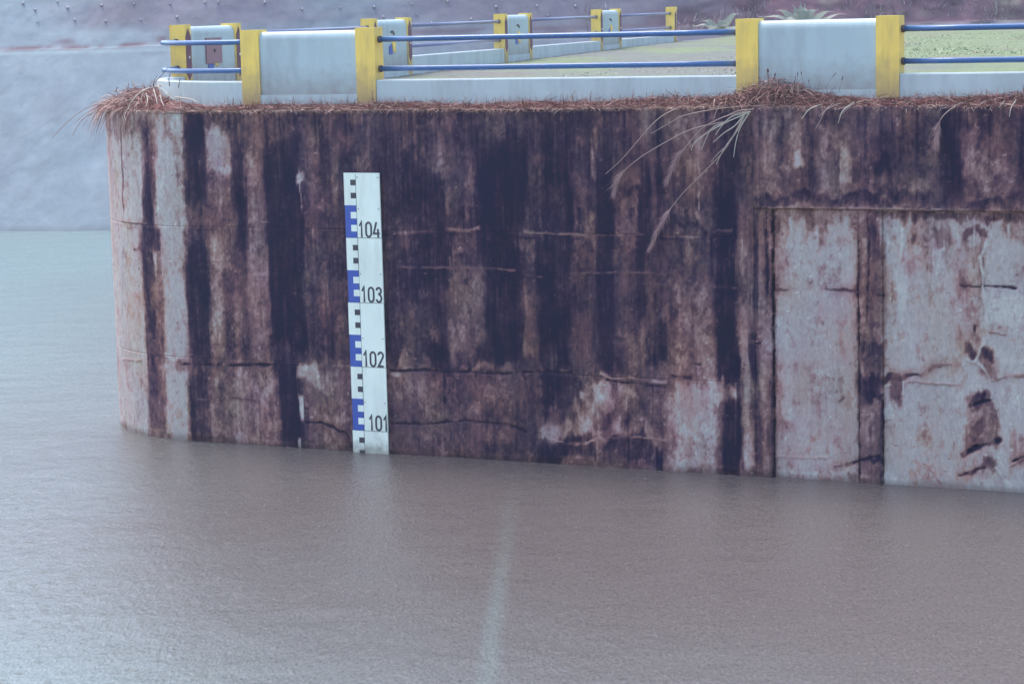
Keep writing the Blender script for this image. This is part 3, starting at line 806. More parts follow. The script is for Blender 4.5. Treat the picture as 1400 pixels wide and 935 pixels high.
# warp grid so it starts at the parapet: use wall coordinates for the outline
sN = (X - O_[0]) * A_[0] + (Y - O_[1]) * A_[1]; nN = (X - O_[0]) * N_[0] + (Y - O_[1]) * N_[1]
dback = (X - BACK[0][0]) * BI[0] + (Y - BACK[0][1]) * BI[1]
inside = (nN > 0.35) & (dback > 0.12) & ~((sN < -4.6) & (nN < 3.0) & (((sN + 4.6) / 2.55) ** 2 + ((nN - 2.6) / 2.25) ** 2 > 0.97))
Zg = ground_z(X, Y)
gp = sstep(0.42, 0.62, 0.5 + 0.5 * fbm(X * 0.35, Y * 0.16, 14, 4) + 0.02 * (X - 4)); br = sstep(0.15, 0.5, fbm(X * 0.9, Y * 0.35, 19, 4))
Cg = np.array([0.135, 0.145, 0.125])[None, None] * (1 - gp[..., None]) + np.array([0.15, 0.19, 0.10])[None, None] * gp[..., None]
Cg = Cg * (1 - 0.4 * br[..., None]) + np.array([0.16, 0.11, 0.10]) * 0.4 * br[..., None]
idx = np.arange(X.size).reshape(X.shape)
cell = inside[:-1, :-1] & inside[1:, :-1] & inside[1:, 1:] & inside[:-1, 1:]
Q = np.stack([idx[:-1, :-1], idx[1:, :-1], idx[1:, 1:], idx[:-1, 1:]], -1)[cell]
g = mesh_np('plateau_ground', np.stack([X, Y, Zg], -1).reshape(-1, 3), Q, M_GROUND, None, Cg.reshape(-1, 3), smooth=True)
g['kind'] = 'structure'

# ---- grass on the plateau: short tufts, nobody could count them
NG = 90000
gxr = RND.uniform(-6, 30, NG); gyr = 38 + 62 * RND.random(NG) ** 0.8
s_g = (gxr - O_[0]) * A_[0] + (gyr - O_[1]) * A_[1]; n_g = (gxr - O_[0]) * N_[0] + (gyr - O_[1]) * N_[1]
db = (gxr - BACK[0][0]) * BI[0] + (gyr - BACK[0][1]) * BI[1]
dens = fbm(gxr * 0.5, gyr * 0.22, 24, 4)
ok = (n_g > 0.9) & (db > 0.35) & (s_g > -4.5) & (dens > -0.25 + 0.35 * (gyr < 50)) & (abs(gxr) < gyr * 0.27)
gxr, gyr, dens = gxr[ok], gyr[ok], dens[ok]; n = len(gxr)
h = RND.uniform(0.015, 0.045, n) * (0.8 + 0.5 * (dens > 0.3)); wd = RND.uniform(0.012, 0.035, n); an = RND.uniform(0, math.pi, n); le = RND.normal(0, 0.06, (n, 2))
z0 = ground_z(gxr, gyr) - 0.01
dx, dy = np.cos(an) * wd, np.sin(an) * wd
V = np.stack([np.stack([gxr - dx, gyr - dy, z0], -1), np.stack([gxr + dx, gyr + dy, z0], -1), np.stack([gxr + le[:, 0], gyr + le[:, 1], z0 + h], -1)], 1)
pg = sstep(0.42, 0.62, 0.5 + 0.5 * fbm(gxr * 0.35, gyr * 0.16, 14, 4) + 0.02 * (gxr - 4)); rd_ = RND.random(n)
brn = (fbm(gxr * 0.9, gyr * 0.35, 19, 4) > 0.36) & (rd_ > 0.3)
c = np.where(brn[:, None], np.array([0.17, 0.12, 0.10]), np.array([0.18, 0.18, 0.145]) * (1 - pg[:, None]) + np.array([0.155, 0.19, 0.105]) * pg[:, None]) * RND.uniform(1.5, 2.1, n)[:, None]
go = mesh_np('grass', V.reshape(-1, 3), np.arange(n * 3).reshape(-1, 3), M_STRAW, None, np.repeat(c, 3, 0), uniform=3)
go['kind'] = 'stuff'; tag(go, 'thin pale green grass with brown tufts covering the flat ground behind the railings', 'grass')

# ---- ledge between wall top and parapet (earth bank)
ul = np.linspace(-12, 16, 900); offs = np.array([0.0, 0.05, 0.14, 0.24, 0.34, 0.6, 1.0, 1.5, 2.3])
def ledge_h(u, off):
    """height of the grassy earth on the ledge above the wall top"""
    base = 0.015 + (0.07 + 0.05 * fbm(u * 1.1, off * 0, 44, 4)) * sstep(0.0, 0.28, off)
    bump = 0.16 * np.exp(-((u - 4.2) / 0.75) ** 2) + 0.05 * np.exp(-((u - 2.3) / 1.1) ** 2) + 0.07 * np.exp(-((u - 7.9) / 0.9) ** 2) + 0.04 * np.exp(-((u - 5.0) / 0.4) ** 2)
    nose = 0.20 * np.exp(-((u + 7.6) / 0.95) ** 2) * sstep(0.0, 0.55, off)
    return base + bump * sstep(-0.02, 0.3, off) + nose * (1 - 0.5 * sstep(0.9, 1.5, off)) + 0.02 * fbm(u * 4, off * 5, 8, 3)
UU, OO = np.meshgrid(ul, offs, indexing='ij')
P = WP(UU, OO, ZT + ledge_h(UU, OO) - 0.015); P[:, 0, 2] = ZT - 0.05
P[:, -1, 2] = 5.30; P[:, -2, 2] = np.minimum(P[:, -2, 2], 5.44)
idx = np.arange(UU.size).reshape(UU.shape); Q = np.stack([idx[:-1, :-1], idx[1:, :-1], idx[1:, 1:], idx[:-1, 1:]], -1).reshape(-1, 4)
Cl = np.array([0.18, 0.065, 0.06]) * (1 + 0.4 * fbm(UU * 6, OO * 9, 33, 4))[..., None]
le_ = mesh_np('earth_ledge', P.reshape(-1, 3), Q, M_GROUND, None, Cl.reshape(-1, 3), smooth=True); le_['kind'] = 'structure'

# ---- matted dead grass on the ledge
def ribbons(roots, dirs, length, width, droop, seg=3, nrm=None):
    """roots (n,3), dirs (n,3) unit; returns V, F (quads) of curved blades"""
    n = len(roots); t = np.linspace(0, 1, seg + 1)
    side = np.cross(dirs, np.array([0, 0, 1.0])); side /= np.linalg.norm(side, axis=1)[:, None] + 1e-6
    rot = RND.uniform(-0.9, 0.9, n)[:, None]
    side = side * np.cos(rot) + np.array([0, 0, 1.0]) * np.sin(rot)
    P = roots[:, None] + dirs[:, None] * (length[:, None] * t)[..., None]
    P[..., 2] -= droop[:, None] * (t ** 2)[None]
    w = (width[:, None] * (1 - 0.85 * t))[..., None] * side[:, None]
    V = np.stack([P - w, P + w], 2).reshape(n, -1, 3)
    b = np.arange(n)[:, None, None] * (2 * (seg + 1)) + (np.arange(seg) * 2)[None, :, None]
    Fq = (b + np.array([0, 1, 3, 2])[None, None]).reshape(-1, 4)
    return V.reshape(-1, 3), Fq, 2 * (seg + 1)
STRAWS = np.array([(0.20, 0.085, 0.085), (0.28, 0.13, 0.12), (0.14, 0.06, 0.065), (0.42, 0.27, 0.22), (0.55, 0.42, 0.35), (0.10, 0.045, 0.05), (0.34, 0.19, 0.16)])
n = 21000
uu = RND.uniform(-10.5, 10, n); of = RND.beta(1.2, 1.6, n) * 0.34
wide = uu < -5.8; of = np.where(wide, RND.random(n) * 1.1, of)
edge = RND.random(n) < 0.22; of = np.where(edge, RND.random(n) * 0.03, of)
root = WP(uu, of, ZT + ledge_h(uu, of) - 0.02)
# out-and-along direction
p1 = WP(uu, of - 0.01, 0); p2 = WP(uu + 0.01, of, 0); outv = (p1 - WP(uu, of, 0)) / 0.01; alng = (p2 - WP(uu, of, 0)); alng /= np.linalg.norm(alng, axis=1)[:, None]
al = RND.normal(0, 1.0, n); ou = np.where(edge, RND.uniform(0.2, 0.9, n), RND.normal(0.15, 0.35, n)); upz = np.where(edge, RND.uniform(-0.1, 0.2, n), RND.exponential(0.16, n))
d = alng * al[:, None] + outv * ou[:, None]; d[:, 2] += upz; d /= np.linalg.norm(d, axis=1)[:, None]
L_ = RND.uniform(0.06, 0.30, n) * np.where(edge, 0.55, 1); W_ = RND.uniform(0.003, 0.0085, n); Dr = L_ * np.where(edge, RND.uniform(0.1, 0.5, n), RND.uniform(0.0, 0.35, n))
V, Fq, k = ribbons(root, d, L_, W_, Dr)
ci = RND.choice(len(STRAWS), n, p=[.16, .21, .12, .18, .11, .06, .16]); ce = np.where(edge & (RND.random(n) < 0.6), np.where(RND.random(n) < 0.4, 4, 3), ci); cc = STRAWS[ce] * RND.uniform(0.75, 1.25, n)[:, None]
mo = mesh_np('dead_grass_mat', V, Fq, M_STRAW, None, np.repeat(cc, k, 0)); mo['kind'] = 'stuff'
tag(mo, 'matted reddish brown dead grass lying along the top edge of the retaining wall', 'dead grass')

# fine upright wisps in front of the kerb
n = 1100
uu = RND.uniform(-5, 8, n); of = RND.uniform(0.05, 0.28, n); root = WP(uu, of, ZT + ledge_h(uu, of) - 0.02)
d = RND.normal(0, 0.35, (n, 3)); d[:, 2] = 1; d /= np.linalg.norm(d, axis=1)[:, None]
V, Fq, k = ribbons(root, d, RND.uniform(0.08, 0.24, n), np.full(n, 0.0022), RND.uniform(0, 0.06, n))
mo = mesh_np('grass_wisps', V, Fq, M_STRAW, None, np.repeat(STRAWS[RND.choice(3, n)] * 0.9, k, 0)); mo['kind'] = 'stuff'
tag(mo, 'thin dry wisps standing up in front of the pale kerb', 'dead grass')

# ------------------------------------------------------------------ parapet blocks
PL, PT, PH, PW = 2.38, 0.28, 1.10, 0.33     # block length, thickness, height, post width
def make_block(name, label, front, group):
    PW = 0.33 if front else 0.25
    t = thing(name, label, 'parapet block', group=group)
    for x0 in (0.0, PL - PW):
        bm = bmesh.new(); bbox(bm, x0, x0 + PW, 0.0, PT, -0.25, PH); po = bobj('post', bm, M_YEL, t, bevel=0.008)
        if not front:
            bm = bmesh.new(); m = x0 + PW / 2; w = 0.105
            pr = [(m, 0.16), (m + w, 0.27), (m + w, 0.90), (m, 1.04), (m - w, 0.90), (m - w, 0.27)]
            extrude_profile(bm, pr, -0.006, 0.02, 'xz'); bobj('ornament', bm, M_MAROON, po)
            bm = bmesh.new(); tube(bm, [(m, -0.02, 0.55), (m, 0.0, 0.55)], 0.022, 8); bobj('bolt', bm, M_BOARD, po)
    bm = bmesh.new(); r = 0.10; rz = 0.125; y0, y1 = 0.028, PT - 0.028; zt = PH - 0.035
    pr = [(y0, 0.085)]
    for q in range(7):
        a = math.pi - q / 6 * math.pi / 2; pr.append((y0 + r + r * math.cos(a), zt - rz + rz * math.sin(a)))
    for q in range(7):
        a = math.pi / 2 - q / 6 * math.pi / 2; pr.append((y1 - r + r * math.cos(a), zt - rz + rz * math.sin(a)))
    pr.append((y1, 0.085)); extrude_profile(bm, pr, PW, PL - PW)
    pn = bobj('panel', bm, M_WHITE, t, smooth=False)
    bm = bmesh.new(); bbox(bm, PW, PL - PW, 0.006, PT - 0.006, -0.25, 0.085); bobj('plinth', bm, M_KERB, t, bevel=0.012)
    if not front:
        cx = PL / 2
        bm = bmesh.new()
        pts = [(cx + 0.17 * math.cos(a), 0.0, 0.72 + 0.12 * math.sin(a)) for a in [0.25 + 1.9 * k / 5 for k in range(6)]]
        for (xa, _, za), (xb, _, zb) in zip(pts, pts[1:]):
            extrude_profile(bm, [(xa, za), (xb, zb), (xb * 0.55 + cx * 0.45, zb * 0.55 + 0.72 * 0.45), (xa * 0.55 + cx * 0.45, za * 0.55 + 0.72 * 0.45)], y0 - 0.014, y0 - 0.001, 'xz')
        em = bobj('emblem', bm, M_BLACK, pn)
        bm = bmesh.new(); extrude_profile(bm, [(cx - 0.06, 0.68), (cx + 0.2, 0.62), (cx + 0.2, 0.36), (cx + 0.04, 0.40)], y0 - 0.014, y0 - 0.002, 'xz'); bobj('yellow_mark', bm, M_YEL, pn)
        bm = bmesh.new(); extrude_profile(bm, [(cx - 0.22, 0.34), (cx + 0.0, 0.34), (cx - 0.07, 0.56), (cx - 0.2, 0.5)], y0 - 0.014, y0 - 0.002, 'xz'); bobj('blue_mark', bm, M_BLUEMARK, pn)
    return t
GRP_F = 'white and yellow parapet blocks along the front of the wall'
GRP_B = 'white and yellow parapet blocks of the far railing'
b1 = make_block('parapet_block', 'white concrete parapet block with two yellow posts, standing above the staff gauge', True, GRP_F)
b1.location = F(-4.72, NP, ZB); b1.rotation_euler = (0, 0, -TH)
bk = make_block('parapet_block', 'far parapet block at the rounded corner behind the curved blue rails, brown plaque on it', False, GRP_B)
ang = math.atan2(BD[1], BD[0])
def back_place(o, P, dz=0.1):
    p = P + BI * 0.28 ; o.location = (p[0], p[1], ZB + dz); o.rotation_euler = (0, 0, ang)
back_place(bk, BACK[0]); kids(None)
b2 = copy_tree(b1); b2.location = F(3.48, NP, ZB); b2['label'] = 'white parapet block with yellow posts behind the heaped dead grass, right half of wall'
b3 = copy_tree(b1); b3.location = F(11.68, NP, ZB); b3['label'] = 'white parapet block with yellow posts farthest right along the wall'
for P, dz, lb in ((BACK[1], 0.10, 'far parapet block directly behind the front block above the gauge'), (BACK[2], 0.11, 'far parapet block seen between the blue rails, middle of the far railing'), (BACK[3], 0.15, 'small far parapet block next before the lone yellow end post')):
    o = copy_tree(bk); back_place(o, P, dz); o['label'] = lb
# extra plaque on the first far block
bm = bmesh.new(); bbox(bm, 0.87, 1.52, 0.0, 0.026, 0.42, 0.86); bobj('plaque', bm, M_BROWNP, bk, bevel=0.004)
bm = bmesh.new(); tube(bm, [(1.2, -0.02, 0.64), (1.2, 0.0, 0.64)], 0.03, 8); bobj('bolt', bm, M_BLACK, bk)
# lone end post
t = thing('end_post', 'lone yellow end post closing the far railing, widest at its top', 'post')
bm = bmesh.new(); extrude_profile(bm, [(0, -0.4), (0.33, -0.4), (0.33, 0.98), (0.40, 1.04), (0.40, 1.12), (-0.01, 1.12), (-0.01, 1.04), (0, 0.98)], 0, 0.28, 'xz'); bobj('shaft', bm, M_YEL, t, bevel=0.008)
bm = bmesh.new(); extrude_profile(bm, [(0.165, 0.2), (0.27, 0.3), (0.27, 0.88), (0.165, 0.98), (0.06, 0.88), (0.06, 0.3)], -0.006, 0.02, 'xz'); bobj('ornament', bm, M_MAROON, t)
back_place(t, BACK[4], 0.14)

# ---- kerb upstand
kerb = thing('kerb_upstand', 'low pale concrete kerb running between the parapet blocks and round the nose', 'kerb')
def kerb_seg(path, name='kerb_segment', zb=ZB, h=0.30, w=0.125):
    """path: list of world xy centre points"""
    bm = bmesh.new(); rings = []
    for i, p in enumerate(path):
        a = np.asarray(path[max(i - 1, 0)][:2]); b = np.asarray(path[min(i + 1, len(path) - 1)][:2]); t_ = b - a; t_ /= np.linalg.norm(t_); q = np.array([-t_[1], t_[0]])
        z0 = p[2]
        prof = [(-w, -0.3), (-w, h - 0.015), (-w + 0.015, h), (w - 0.015, h), (w, h - 0.015), (w, -0.3)]
        rings.append([bm.verts.new((p[0] + q[0] * a_, p[1] + q[1] * a_, z0 + b_)) for a_, b_ in prof])
    for a, b in zip(rings, rings[1:]):
        for k in range(6): bm.faces.new((a[k], a[(k + 1) % 6], b[(k + 1) % 6], b[k]))
    bm.faces.new(rings[0]); bm.faces.new(rings[-1][::-1])
    return bobj(name, bm, M_KERB, kerb)
nc = NP + 0.14
kerb_seg([F(s, nc, ZB) for s in np.linspace(-4.72 + PL + 0.002, 3.478, 6)])
kerb_seg([F(s, nc, ZB) for s in np.linspace(3.482 + PL, 11.678, 6)])
kerb_seg([F(s, n_, ZB - 0.0 + 0.03 * i / 28) for i, (s, n_) in enumerate(nose_path())])
for i in range(4):
    kerb_seg([BACK[i] + BD * (PL + 0.002 + (9.2 - PL - 0.004) * q) + BI * 0.14 + np.array([0, 0, ZB + 0.07]) for q in (0, 0.5, 1)])

# ---- pipe rails
Z1, Z2 = 6.354, 5.907
M_BLUEF = worn('faded top-lit blue pipe paint', (0.16, 0.19, 0.34), rough=0.35, dirt=(0.2, 0.12, 0.2), amount=0.5, scale=5, streak=False, bump=0.05)  # faded blue made paler: light on the far pipe tops put into the colour
def rail(label, path_fn, group='pairs of blue pipe rails between the parapet blocks', r=0.041, dz=0.0, mat=None):
    t = thing('pipe_railing', label, 'railing', group=group)
    for z in (Z1 + dz, Z2 + dz):
        pts = path_fn(z)
        bm = bmesh.new(); tube(bm, pts, r, 12); bobj('pipe', bm, mat or M_BLUE, t, smooth=True)
        for a, b in ((pts[0], pts[1]), (pts[-1], pts[-2])):
            a, b = Vector(a), Vector(b); d_ = (b - a).normalized()
            bm = bmesh.new(); tube(bm, [a + d_ * 0.012, a + d_ * 0.05], r + 0.012, 12); bobj('pipe_collar', bm, M_DARK, t)
    return t
rail('two long blue pipe rails between the two front blocks, right of the gauge', lambda z: [F(s, nc, z) for s in np.linspace(-2.345, 3.485, 8)])
rail('two blue pipe rails running out of the view right of the second front block', lambda z: [F(s, nc, z) for s in np.linspace(5.855, 11.685, 8)])
rail('two short blue pipe rails bending round the rounded left corner', lambda z: [F(s, n_, z) for s, n_ in nose_path()])
LB = ['two thin pipe rails of the far railing hidden behind the front block above the gauge', 'two thin pipe rails of the far railing right of the block behind the gauge block',
      'two thin pipe rails of the far railing between its middle block and its last block', 'two thin pipe rails of the far railing ending at the lone yellow post']
for i in range(4):
    rail(LB[i], lambda z, i=i: [BACK[i] + BD * q + BI * 0.14 + np.array([0, 0, z]) for q in (PL - 0.01, (PL + 9.2) / 2, 9.21)], dz=0.10 + 0.012 * i, mat=M_BLUEF, r=0.038)

# ------------------------------------------------------------------ staff gauge
GS0, GS1 = -2.735, -2.118; GW = GS1 - GS0; JX = 0.335 * GW
gauge = thing('staff_gauge', 'white and blue water level gauge board numbered 101 to 104 fixed to the dark wall', 'gauge board', F(GS0, -0.075, 0), -TH)
def gl(bm, x0, x1, z0, z1, y0, y1): bbox(bm, x0, x1, y0, y1, z0, z1)
def ribbon2d(bm, pts, w, y, closed=False):
    pts = [np.array(p, float) for p in pts]; n = len(pts); L, Rr = [], []
    for i in range(n):
        if closed: a, b = pts[(i - 1) % n], pts[(i + 1) % n]
        else: a, b = pts[max(i - 1, 0)], pts[min(i + 1, n - 1)]
        d1 = pts[i] - a; d2 = b - pts[i]
        if np.linalg.norm(d1) < 1e-9: d1 = d2
        if np.linalg.norm(d2) < 1e-9: d2 = d1
        d1 = d1 / np.linalg.norm(d1); d2 = d2 / np.linalg.norm(d2); n1 = np.array([-d1[1], d1[0]]); n2 = np.array([-d2[1], d2[0]])
        m = n1 + n2; m = m / (np.linalg.norm(m) + 1e-9); k = min(1 / max(m @ n1, 0.35), 2.2)
        L.append(pts[i] + m * w / 2 * k); Rr.append(pts[i] - m * w / 2 * k)
    va = [bm.verts.new((p[0], y, p[1])) for p in L]; vb = [bm.verts.new((p[0], y, p[1])) for p in Rr]
    for i in range(n if closed else n - 1):
        j = (i + 1) % n; bm.faces.new((va[i], va[j], vb[j], vb[i]))
def arc(cx, cy, rx, ry, a0, a1, k=8):
    return [(cx + rx * math.cos(R_(a0 + (a1 - a0) * i / k)), cy + ry * math.sin(R_(a0 + (a1 - a0) * i / k))) for i in range(k + 1)]
DIG = {
 '1': [([(0.12, 0.72), (0.55, 1.0), (0.55, 0.0)], False)],
 '0': [(arc(0.5, 0.72, 0.42, 0.24, 0, 180) + arc(0.5, 0.28, 0.42, 0.24, 180, 360), True)],
 '4': [([(0.52, 1.0), (0.04, 0.26), (1.02, 0.26)], False), ([(0.76, 0.55), (0.76, 0.0)], False)],
 '3': [([(0.06, 0.8)] + arc(0.48, 0.76, 0.38, 0.20, 160, -80, 9) + [(0.36, 0.54)], False), (arc(0.48, 0.28, 0.42, 0.245, 85, -165, 10), False)],
 '2': [(arc(0.5, 0.74, 0.4, 0.22, 170, -20, 9) + [(0.1, 0.05), (0.95, 0.05)], False)],
}
for m in range(100, 105):
    z0 = m - 100.65 ; z1 = z0 + 1.0
    lx = 0.012 * (104 - m) * 0.0 + (0.006 if m % 2 else 0.0)
    zb0 = max(z0, -0.55); xs = lx
    bm = bmesh.new(); gl(bm, xs + JX + 0.002, GW + lx * 0.5, zb0 + 0.002, z1 - 0.002, 0.0, 0.022); bobj('scale_plate', bm, M_BOARD, gauge, bevel=0.003 if m != 104 else 0.008)
    bm = bmesh.new(); gl(bm, xs - 0.0, xs + JX - 0.002, max(z0 + 0.501, -0.5), z1 - 0.002, 0.0, 0.022); bobj('graduation_plate', bm, M_BOARD, gauge, bevel=0.003)
    if z0 + 0.5 > 0 and m > 100:
        bm = bmesh.new(); gl(bm, xs + 0.004, xs + JX - 0.002, z0 + 0.003, z0 + 0.499, 0.001, 0.021); bp_ = bobj('blue_plate', bm, M_BLUEMARK, gauge)
        for q in (1, 3):
            bm = bmesh.new(); gl(bm, xs + JX * 0.5, xs + JX - 0.002, z0 + 0.1 * q, z0 + 0.1 * q + 0.1, -0.0025, 0.002); bobj('white_square', bm, M_BOARD, bp_)
    for q in (1, 3):
        za, zb_ = z0 + 0.5 + 0.1 * q, z0 + 0.6 + 0.1 * q
        if zb_ < -0.02: continue
        bm = bmesh.new(); gl(bm, xs + JX * 0.55, xs + JX - 0.002, za + 0.008, zb_ - 0.006, -0.0025, 0.002); bobj('black_square', bm, M_BLACK, gauge)
    if m > 100:
        num = str(m); x = xs + JX + (0.03 if m != 101 else 0.085); hgt = 0.238
        bm = bmesh.new()
        for q, ch in enumerate(num):
            wch = {'1': 0.085, '0': 0.105}.get(ch, 0.105)
            if ch == '1' and q == 0: wch = 0.085
            for k, (pts, cl) in enumerate(DIG[ch]):
                ribbon2d(bm, [(x + p[0] * wch, z0 + 0.012 + p[1] * hgt) for p in pts], 0.031, -0.0035 - 0.001 * k, cl)
            x += wch + 0.03
        o = bobj('numerals', bm, M_BLACK, gauge); o['label'] = 'black number ' + num
        bm = bmesh.new(); gl(bm, xs + JX + 0.004, GW - 0.003, z0 + 0.002, z0 + 0.007, -0.002, 0.001); bobj('metre_line', bm, M_BLACK, gauge)
bm = bmesh.new(); gl(bm, 0.06, GW - 0.06, -0.5, 4.2, 0.024, 0.07); bobj('backing_frame', bm, M_DARK, gauge)
for m in range(0, 5):
    for xx in (JX + 0.03, GW - 0.03):
        zz = min(4.28, m + 0.35 + 0.45)
        bm = bmesh.new(); tube(bm, [(xx, -0.008, zz), (xx, 0.0, zz)], 0.008, 8); bobj('bolt', bm, M_DARK, gauge)
bm = bmesh.new(); gl(bm, JX - 0.0035, JX + 0.0035, -0.4, 4.33, -0.0012, 0.004); bobj('seam', bm, M_DARK, gauge)

# ------------------------------------------------------------------ hanging and heaped dry grass
def stalk_mesh(bm, pts, r0, r1, seg=5):
    pts = [Vector(p) for p in pts]
    # smooth by subdividing (Catmull-Rom)
    out = []
    for i in range(len(pts) - 1):
        p0, p1_, p2_, p3 = pts[max(i - 1, 0)], pts[i], pts[i + 1], pts[min(i + 2, len(pts) - 1)]
        for k in range(4):
            t_ = k / 4; out.append(0.5 * ((2 * p1_) + (-p0 + p2_) * t_ + (2 * p0 - 5 * p1_ + 4 * p2_ - p3) * t_ * t_ + (-p0 + 3 * p1_ - 3 * p2_ + p3) * t_ ** 3))
    out.append(pts[-1])
    n = len(out); tube(bm, out, [r0 + (r1 - r0) * i / (n - 1) for i in range(n)], seg)
    return out
def solid(name, c, rough=0.8):
    return worn(name, c, rough=rough, dirt=tuple(x * 0.6 for x in c), amount=0.4, scale=14, bump=0.0, streak=False)
M_PALEST = solid('pale straw', (0.50, 0.46, 0.38)); M_MIDST = solid('tan straw', (0.33, 0.24, 0.21)); M_DKST = solid('brown twig', (0.13, 0.07, 0.075)); M_PLUME = solid('reddish seed plume', (0.40, 0.25, 0.24))
def plume(parent, path, spread, n, length):
    """feathery seedhead of many fine hairs along the end of a stalk"""
    path = [Vector(p) for p in path]; V = []; Fq = []
    for k in range(n):
        t_ = random.random() ** 0.8; i = min(int(t_ * (len(path) - 1)), len(path) - 2); f = t_ * (len(path) - 1) - i
        p = path[i].lerp(path[i + 1], f); d_ = (path[i + 1] - path[i]).normalized()
        q = Vector((random.gauss(0, 1), random.gauss(0, 1), random.gauss(0, 1))) * spread * (1 - 0.6 * t_) * min(1, 0.35 + 3 * t_)
        e = p + d_ * length * random.uniform(0.5, 1.1) + q
        sd_ = d_.cross(Vector((random.gauss(0, 1), random.gauss(0, 1), random.gauss(0, 1)))).normalized() * 0.003
        b = len(V); V += [p - sd_, p + sd_, e]; Fq.append((b, b + 1, b + 2))
    c = np.array([(0.42, 0.27, 0.27)]) * np.random.default_rng(5).uniform(0.7, 1.3, (n, 1)); c = np.repeat(c, 3, 0)
    return mesh_np('seed_plume', [tuple(v) for v in V], Fq, M_STRAW, parent, c, uniform=3)
random.seed(4)
def hang_group(root_name, label, items, nfun):
    t = thing(root_name, label, 'dry grass')
    for k, pts in items:
        m = len(pts); P = [F(q[0], nfun(q[1]), q[1]) if nfun else F(*q) for i, q in enumerate(pts)]
        bm = bmesh.new()
        if k == 'blade': out = stalk_mesh(bm, P, 0.0105, 0.004, 4); bobj('grass_blade', bm, M_PALEST if random.random() < 0.7 else M_MIDST, t)
        elif k == 'stem': out = stalk_mesh(bm, P, 0.009, 0.004, 4); bobj('grass_stem', bm, M_MIDST, t)
        elif k == 'twig': out = stalk_mesh(bm, P, 0.008, 0.004, 4); bobj('twig', bm, M_DKST, t)
        else:
            out = stalk_mesh(bm, P, 0.009, 0.004, 4); so = bobj('grass_stem', bm, M_MIDST, t)
            plume(so, out[int(len(out) * 0.62):], 0.055, 520, 0.17)
    return t
nf = lambda z: -0.12 + 0.2 * min(1.0, max(0.0, (z - 5.27) / 0.12))
hang_group('hanging_grass', 'long pale dry grass stalks with reddish seedheads drooping over the wall left of the second front block', [h for h in HANGING[:14]], nf)
hang_group('hanging_grass', 'small sprays of dry blades drooping over the wall below the second front block', [h for h in HANGING[14:19]], nf)
hang_group('hanging_grass', 'dry stalk and blades drooping over the wall near the right edge of the view', [h for h in HANGING[19:]], nf)
hang_group('overhanging_tussock', 'pale dry tussock spilling over the rounded left corner of the wall top', NOSE_BLADES, None)

def heap(name, label, u0, su, off0, so, n, hmax, lmin, lmax, seedv):
    g_ = np.random.default_rng(seedv)
    uu = g_.normal(u0, su, n); of = np.abs(g_.normal(off0, so, n)); hh = hmax * np.exp(-((uu - u0) / (su * 1.3)) ** 2) * g_.random(n)
    root = WP(uu, of, ZT + ledge_h(uu, of) - 0.02); root[:, 2] += hh
    d = g_.normal(0, 0.8, (n, 3)); d[:, 2] = np.abs(d[:, 2]) * 0.45; d -= N_ * 0.3; d /= np.linalg.norm(d, axis=1)[:, None]
    L_ = g_.uniform(lmin, lmax, n); V, Fq, k = ribbons(root, d, L_, g_.uniform(0.003, 0.009, n), L_ * g_.uniform(0.1, 0.9, n), 5)
    c = STRAWS[g_.choice(len(STRAWS), n, p=[.2, .2, .16, .16, .1, .08, .1])] * g_.uniform(0.8, 1.25, n)[:, None]
    o = mesh_np(name, V, Fq, M_STRAW, None, np.repeat(c, k, 0)); o['kind'] = 'stuff'
    tag(o, label, 'dead grass'); return o
heap('grass_heap', 'untidy heap of dead grass against the yellow post of the second front block', 4.1, 0.42, 0.2, 0.08, 620, 0.15, 0.12, 0.42, 1)
heap('grass_heap', 'mound of dead grass covering the rounded left corner of the wall top', -7.7, 0.85, 0.35, 0.3, 650, 0.05, 0.15, 0.5, 2)
heap('grass_heap', 'low heap of dead grass near the right edge of the view', 7.8, 0.6, 0.2, 0.08, 500, 0.07, 0.1, 0.3, 3)
heap('grass_heap', 'long low heap of dead grass left of the second front block', 2.4, 0.8, 0.22, 0.08, 700, 0.05, 0.1, 0.3, 4)
n = 300
g_ = np.random.default_rng(21); uu = g_.uniform(-9.6, -6.7, n); of = g_.uniform(-0.02, 0.25, n); root = WP(uu, of, ZT + ledge_h(uu, np.maximum(of, 0)) + 0.02)
outv = (WP(uu, of - 0.01, 0) - WP(uu, of, 0)) / 0.01; d = outv * g_.uniform(0.4, 1.0, n)[:, None] + g_.normal(0, 0.45, (n, 3)); d[:, 2] = g_.uniform(-0.2, 0.5, n); d /= np.linalg.norm(d, axis=1)[:, None]
L_ = g_.uniform(0.2, 0.55, n); V, Fq, k = ribbons(root, d, L_, g_.uniform(0.004, 0.011, n), L_ * g_.uniform(0.5, 1.5, n), 7)
c = STRAWS[g_.choice(len(STRAWS), n, p=[.1, .2, .1, .22, .2, .03, .15])] * g_.uniform(0.8, 1.3, n)[:, None]
o = mesh_np('drooping_fringe', V, Fq, M_STRAW, None, np.repeat(c, k, 0)); o['kind'] = 'stuff'; tag(o, 'pale drooping fringe of dry blades hanging over the rounded left corner of the wall', 'dead grass')
